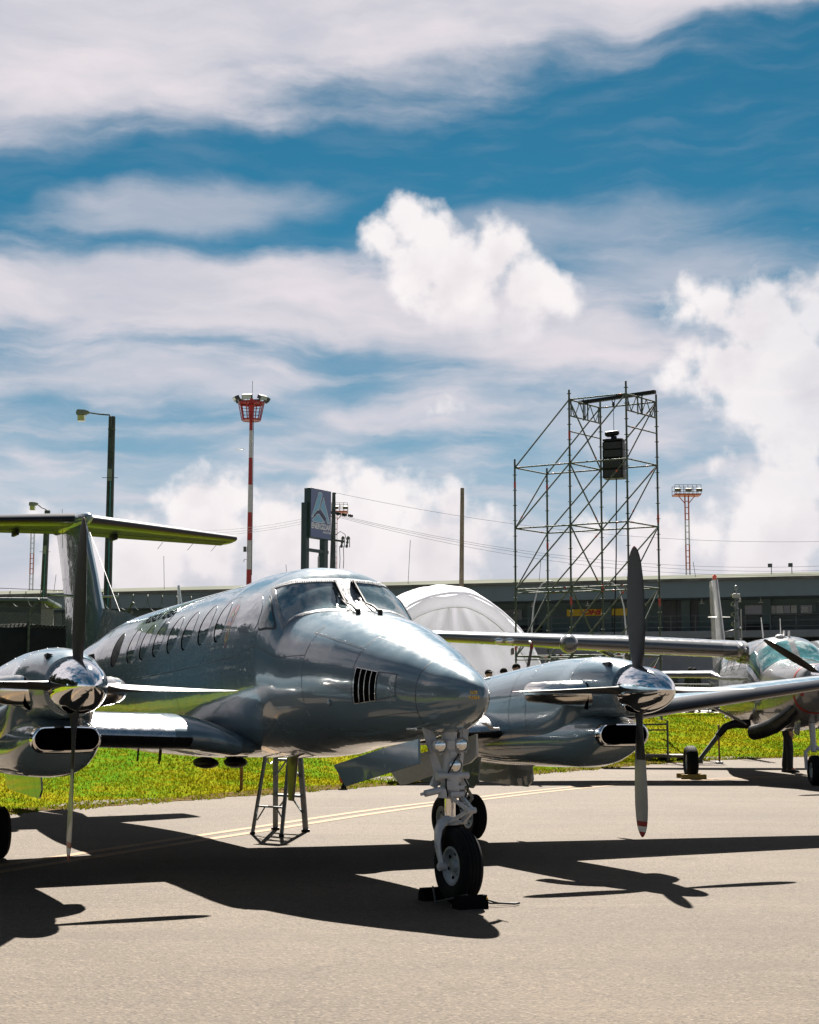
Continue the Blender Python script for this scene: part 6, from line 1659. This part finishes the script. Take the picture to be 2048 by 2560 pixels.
# ---- crowd barriers and parked car beyond the bank
B1 = None
for i, px in enumerate((1640, 1694, 1748, 1802)):
    c = at(px, 1760, 60 + i * .3); t = empty('crowd_barrier', (c.x, c.y, GZ), .02 * i, ['steel crowd barrier nearest to the far propeller spinner', 'second steel crowd barrier from the far propeller spinner', 'third steel crowd barrier, left of the silver airplane', 'steel crowd barrier right behind the tail of the silver airplane'][i], 'barrier', 'crowd barriers on the road')
    q = MB()
    for z in (.15, 1.08): q.cyl((-.4, 0, z), (.4, 0, z), .02, n=8)
    for k in range(9): q.cyl((-.4 + .1 * k, 0, .15), (-.4 + .1 * k, 0, 1.08), .010 if 0 < k < 8 else .02, n=6)
    q.build('rail_panel', mat('barrier_grey', (.17, .17, .17), .6, spec=.2), t)
    q = MB()
    for x in (-.35, .35): q.beam((x, -.25, .02), (x, .25, .02), .04, .03); q.beam((x, 0, .02), (x, 0, .2), .03, .03)
    q.build('foot', M_GALV, t)
c = at(1757, 1690, 72); CA = empty('parked_car', (c.x, 72, GZ), 1.2, 'dark parked car in the distance between the propeller and the silver airplane', 'car')
q = MB(); prof = [(-2.1, .35), (-2.15, .75), (-1.8, .95), (-1.2, 1.0), (-.6, 1.5), (.7, 1.55), (1.5, 1.05), (2.0, .95), (2.15, .7), (2.1, .35)]
q.loft([[Vector((x, y * (.9 if z > 1.05 else 1), z)) for x, z in prof] for y in (-.82, -.5, 0, .5, .82)]); q.build('body', mat('car_dark', (.010, .011, .013), .9, spec=0.0), CA, ang=50)
q = MB()
for y in (-.80, .80): q.prism([(-1.05, y * .93, 1.05), (-.58, y * .92, 1.45), (.66, y * .92, 1.5), (1.3, y * .93, 1.08)], (0, .03 * (1 if y > 0 else -1), 0))
q.build('side_window', M_GLASS, CA, smooth=False)
for x in (-1.35, 1.35):
    for y in (-.75, .75):
        q = MB(); q.lathe([(.12, -.1), (.33, -.1), (.35, 0), (.33, .1), (.12, .1)], c=(x, y, .34), axis=(0, 1, 0), n=24); q.build('wheel', M_TYRE, CA)

# ---- lifting mast with a coiled cable
c = at(1843, 1600, 45.5); TM = empty('telescopic_mast', (c.x, 45.5, 1.1), 0, 'grey telescopic mast with a spiral cable behind the silver airplane cabin', 'mast'); zt3 = hY(1488, 45.5) - 1.1
q = MB(); q.cyl((0, 0, 0), (0, 0, 1.9), .10, n=16); q.cyl((0, 0, 1.9), (0, 0, 2.9), .075, n=16); q.cyl((0, 0, 2.9), (0, 0, zt3), .05, n=16); q.bevbox((0, 0, .03), (.7, .7, .06), .01); q.build('mast_tube', M_ALU, TM)
q = MB(); q.cyl((.12, -.02, 0), (.12, -.02, zt3 - .4), .02, n=8); q.build('guide_rod', M_REDW, TM)
q = MB(); pth = [(-.14 + .25 * cos(a), .25 * sin(a), .6 + a / (2 * pi) * .33) for a in frange(0, 2 * pi * 6.2, 150)] + [(-.05 + .1 * cos(a), .1 * sin(a), 2.65 + (a - 40) * .045) for a in frange(40, 40 + 2 * pi * 3.4, 60)]
q.tube(pth, .017, 6); q.build('coiled_cable', mat('cable_black', (.03, .035, .035), .3, coat=.6), TM)
q = MB(); q.bevbox((0, 0, zt3 - .02), (.20 * 1.0, .14, .12), .015); q.bevbox((.1, 0, zt3 - .14), (.06, .08, .12), .01); q.build('control_box', M_REDW, TM)
q = MB(); q.cyl((0, 0, zt3 + .04), (0, 0, zt3 + .16), .022, n=8); q.sphere((0, 0, zt3 + .22), .055, 14, sc=(1, 1, 1.2)); q.build('camera_head', M_ALU, TM)

# ---- airliner high in the distance
c = at(598, 1125, 900); AL = empty('airliner', c, .15, 'tiny white airliner flying far away beside the striped mast', 'airliner')
q = MB(); q.lathe([(.02, -2.2), (.18, -1.9), (.24, -1.2), (.24, 1.0), (.14, 1.9), (.03, 2.4)], axis=(1, 0, 0), n=14); q.build('fuselage', M_WHITE, AL)
q = MB(); q.prism([(-.5, 0, -.05), (.4, 2.2, .05), (.7, 2.2, .05), (.6, 0, -.05), (.7, -2.2, .05), (.4, -2.2, .05)], (0, 0, .05)); q.build('wing', M_WHITE, AL, smooth=False)
q = MB(); q.prism([(1.6, 0, .1), (2.2, 0, .85), (2.5, 0, .85), (2.35, 0, .1)], (0, .05, 0)); q.build('fin', M_WHITE, AL, smooth=False)


# ---- people
def skin_mesh(name, V, E, R, root=0, lev=2):
    me = bpy.data.meshes.new(name); me.from_pydata([Vector(v) for v in V], E, [])
    o = bpy.data.objects.new(name, me); COL.objects.link(o)
    sk = o.modifiers.new('skin', 'SKIN'); sk.use_smooth_shade = True
    for i, r in enumerate(R):
        d = me.skin_vertices[0].data[i]; d.radius = (r, r) if not isinstance(r, tuple) else r; d.use_root = (i == root)
    ss = o.modifiers.new('sub', 'SUBSURF'); ss.levels = ss.render_levels = lev
    dg = bpy.context.evaluated_depsgraph_get(); dg.update()
    m2 = bpy.data.meshes.new_from_object(o.evaluated_get(dg)); bpy.data.objects.remove(o); bpy.data.meshes.remove(me); m2.name = name
    m2.polygons.foreach_set('use_smooth', [True] * len(m2.polygons))
    return m2


def person(loc, rz, label, top, bottom, h=1.72, arm=(.05, .0), stride=.05, cap=None, group=None):
    t = empty('person', loc, rz, label, 'person', group); k = h / 1.72
    S = lambda P: [tuple(c * k for c in p) for p in P]
    hipw, sh = .095, .185
    V = [(0, 0, .93), (0, 0, 1.08), (0, .005, 1.24), (0, .01, 1.40), (0, .0, 1.49), (0, -.015, 1.56), (0, -.02, 1.64), (0, -.01, 1.70)]
    E = [(0, 1), (1, 2), (2, 3), (3, 4), (4, 5), (5, 6), (6, 7)]; R = [(.155, .11), (.14, .10), (.155, .11), (.15, .10), .055, .07, .088, .055]
    for s_ in (-1, 1):
        i = len(V); V += [(s_ * hipw, 0, .88), (s_ * (hipw + .01), -.01 + stride * s_, .50), (s_ * (hipw + .015), .02 + stride * s_ * 1.6, .10), (s_ * (hipw + .03), -.10 + stride * s_ * 1.6, .045)]
        E += [(0, i), (i, i + 1), (i + 1, i + 2), (i + 2, i + 3)]; R += [.088, .060, .042, (.045, .035)]
        j = len(V); fx = arm[0]; fy = arm[1] if s_ > 0 else arm[1] * .6
        V += [(s_ * sh, .01, 1.38), (s_ * (sh + .05), .01, 1.12), (s_ * (sh + .03 - fx), -.06 - fy, .90), (s_ * (sh + .02 - fx), -.08 - fy, .82)]
        E += [(3, j), (j, j + 1), (j + 1, j + 2), (j + 2, j + 3)]; R += [.058, .043, .030, (.038, .018)]
        w = Vector((s_ * (sh + .02 - fx), -.08 - fy, .82))
        for q_ in range(4):
            a = len(V); o_ = Vector((0, (-.03 + .02 * q_), 0)); ln = (.065, .078, .074, .06)[q_]
            V += [tuple(w + o_ + Vector((0, 0, -.045))), tuple(w + o_ + Vector((-s_ * .008, 0, -.045 - ln * .55))), tuple(w + o_ + Vector((-s_ * .022, 0, -.045 - ln)))]
            E += [(j + 3, a), (a, a + 1), (a + 1, a + 2)]; R += [.0095, .0085, .007]
        a = len(V); V += [tuple(w + Vector((-s_ * .01, -.045, -.015))), tuple(w + Vector((-s_ * .02, -.058, -.055)))]; E += [(j + 3, a), (a, a + 1)]; R += [.011, .009]
    # face: nose, ears
    a = len(V); V += [(0, -.118, 1.615)]; E += [(6, a)]; R += [.014]
    for s_ in (-1, 1): V += [(s_ * .088, -.005, 1.625)]; E += [(6, len(V) - 1)]; R += [(.018, .022)]
    body = skin_mesh('body', S(V), E, [(r[0] * k, r[1] * k) if isinstance(r, tuple) else r * k for r in R]); body.materials.append(M_SKIN); link('body', body, t)
    for s_ in (-1, 1):
        q = MB(); q.sphere((s_ * .032 * k, -.098 * k, 1.645 * k), .011 * k, 8); q.build('eye', M_HAIR, t)
    q = MB(); q.beam((-.024 * k, -.100 * k, 1.572 * k), (.024 * k, -.100 * k, 1.572 * k), .008, .010); q.build('mouth', mat('lips', (.25, .10, .08), .5), t)
    V = [(0, 0, .98)]; E = []; R = [(.172, .128)]
    V += [(0, 0, .90)]; E += [(0, 1)]; R += [(.168, .125)]
    for s_ in (-1, 1):
        i = len(V); V += [(s_ * hipw, 0, .82), (s_ * (hipw + .01), -.01 + stride * s_, .50), (s_ * (hipw + .015), .02 + stride * s_ * 1.6, .16), (s_ * (hipw + .015), .015 + stride * s_ * 1.6, .055)]
        E += [(1, i), (i, i + 1), (i + 1, i + 2), (i + 2, i + 3)]; R += [.108, .085, .072, .07]
    m_ = skin_mesh('trousers', S(V), E, [(r[0] * k, r[1] * k) if isinstance(r, tuple) else r * k for r in R]); m_.materials.append(bottom); link('trousers', m_, t)
    V = [(0, 0, .95), (0, 0, 1.10), (0, .005, 1.25), (0, .01, 1.41), (0, .005, 1.47)]; E = [(0, 1), (1, 2), (2, 3), (3, 4)]; R = [(.178, .135), (.165, .125), (.175, .128), (.16, .112), .075]
    for s_ in (-1, 1):
        fx = arm[0]; fy = arm[1] if s_ > 0 else arm[1] * .6
        j = len(V); V += [(s_ * sh, .01, 1.385), (s_ * (sh + .05), .01, 1.12), (s_ * (sh + .034 - fx * .8), -.04 - fy * .8, .95)]; E += [(3, j), (j, j + 1), (j + 1, j + 2)]; R += [.075, .060, .05]
    m_ = skin_mesh('jacket', S(V), E, [(r[0] * k, r[1] * k) if isinstance(r, tuple) else r * k for r in R]); m_.materials.append(top); link('jacket', m_, t)
    for s_ in (-1, 1):
        q = MB(); y = .02 + stride * s_ * 1.6; q.loft([[Vector((s_ * (hipw + .018), y + yy, 0)) * k + Vector((w_ * cos(a), 0, hh_ * (.5 + .5 * sin(a)))) * k for a in [2 * pi * i / 14 for i in range(14)]] for yy, w_, hh_ in ((.07, .03, .07), (.05, .045, .10), (-.02, .045, .095), (-.10, .05, .065), (-.17, .045, .05), (-.20, .02, .03))]); q.build('shoe', M_SHOE, t, ang=60)
    q = MB(); rings = []
    for i in range(9):
        tt = i / 8 * pi * .62; rings.append([Vector((.098 * max(sin(tt), .02) * cos(a), .005 + .112 * max(sin(tt), .02) * sin(a) * (1 if sin(a) > 0 else .86), 1.655 + .098 * cos(tt) * (1.0 if sin(a) > -.3 or tt < 1.2 else .55))) * k for a in [2 * pi * j / 24 for j in range(24)]])
    q.loft(rings)
    if cap:
        q.prism([(-.07 * k, -.09 * k, 1.69 * k), (.07 * k, -.09 * k, 1.69 * k), (.05 * k, -.18 * k, 1.675 * k), (-.05 * k, -.18 * k, 1.675 * k)], (0, 0, .012))
    q.build('cap' if cap else 'hair', cap or M_HAIR, t)
    return t
pc = at(1990, 1934, 35.3)
person((8.42, 35.6, 0), 1.25, 'person in dark trousers standing behind the engine of the silver airplane', M_NAVY, M_NAVY, 1.78, stride=.04)
for px, ptop, Y, rz, lab, tp_, b_ in ((1222, 1676, 46, .5, 'person with a dark cap farthest left of the three behind the far engine', M_SHIRT, M_NAVY), (1260, 1672, 46.5, 2.3, 'dark haired person in the middle of the three behind the far engine', M_NAVY, M_NAVY), (1291, 1661, 46, .2, 'person in front of a scaffold leg, rightmost of the three behind the far engine', M_NAVY, M_NAVY)):
    c = at(px, ptop, Y); gz_ = ground_z(c.x, Y); person((c.x, Y, gz_), rz, lab, tp_, b_, c.z - gz_, cap=M_HAIR if px == 1222 else None)
for px, Y, rz, lab, b_ in ((1727, 62, .3, 'person in black trousers walking on the pale road, left of two below the far wing', M_NAVY), (1738, 62.4, -.5, 'person in grey trousers walking on the pale road, right of two below the far wing', mat('grey_cloth', (.07, .08, .085), .85))):
    c = at(px, 1760, Y); person((c.x, Y, GZ), rz, lab, M_NAVY, b_, 1.72, stride=.09)
# low open vehicle the three people stand beside
c = at(1255, 1700, 44.5); gz_ = ground_z(c.x, 44.5); CT = empty('flatbed_cart', (c.x, 44.5, gz_), .1, 'pale baggage cart with a rail just behind the far engine cowling', 'cart')
q = MB(); q.bevbox((0, 0, .75), (2.2, 1.1, .16), .03); q.bevbox((.75, -.2, 1.05), (.5, .6, .5), .05); q.build('deck', mat('cart_pale', (.36, .37, .36), .5), CT)
q = MB(); q.tube([(-1.05, -.5, .8), (-1.05, -.5, 1.5), (-.2, -.5, 1.52), (-.2, -.5, .8)], .025, 8); q.build('hand_rail', M_REDW, CT)
for x in (-.75, .75):
    for y in (-.45, .45):
        q = MB(); q.lathe([(.08, -.07), (.27, -.07), (.28, 0), (.27, .07), (.08, .07)], c=(x, y, .28), axis=(0, 1, 0), n=20); q.build('wheel', M_TYRE, CT)
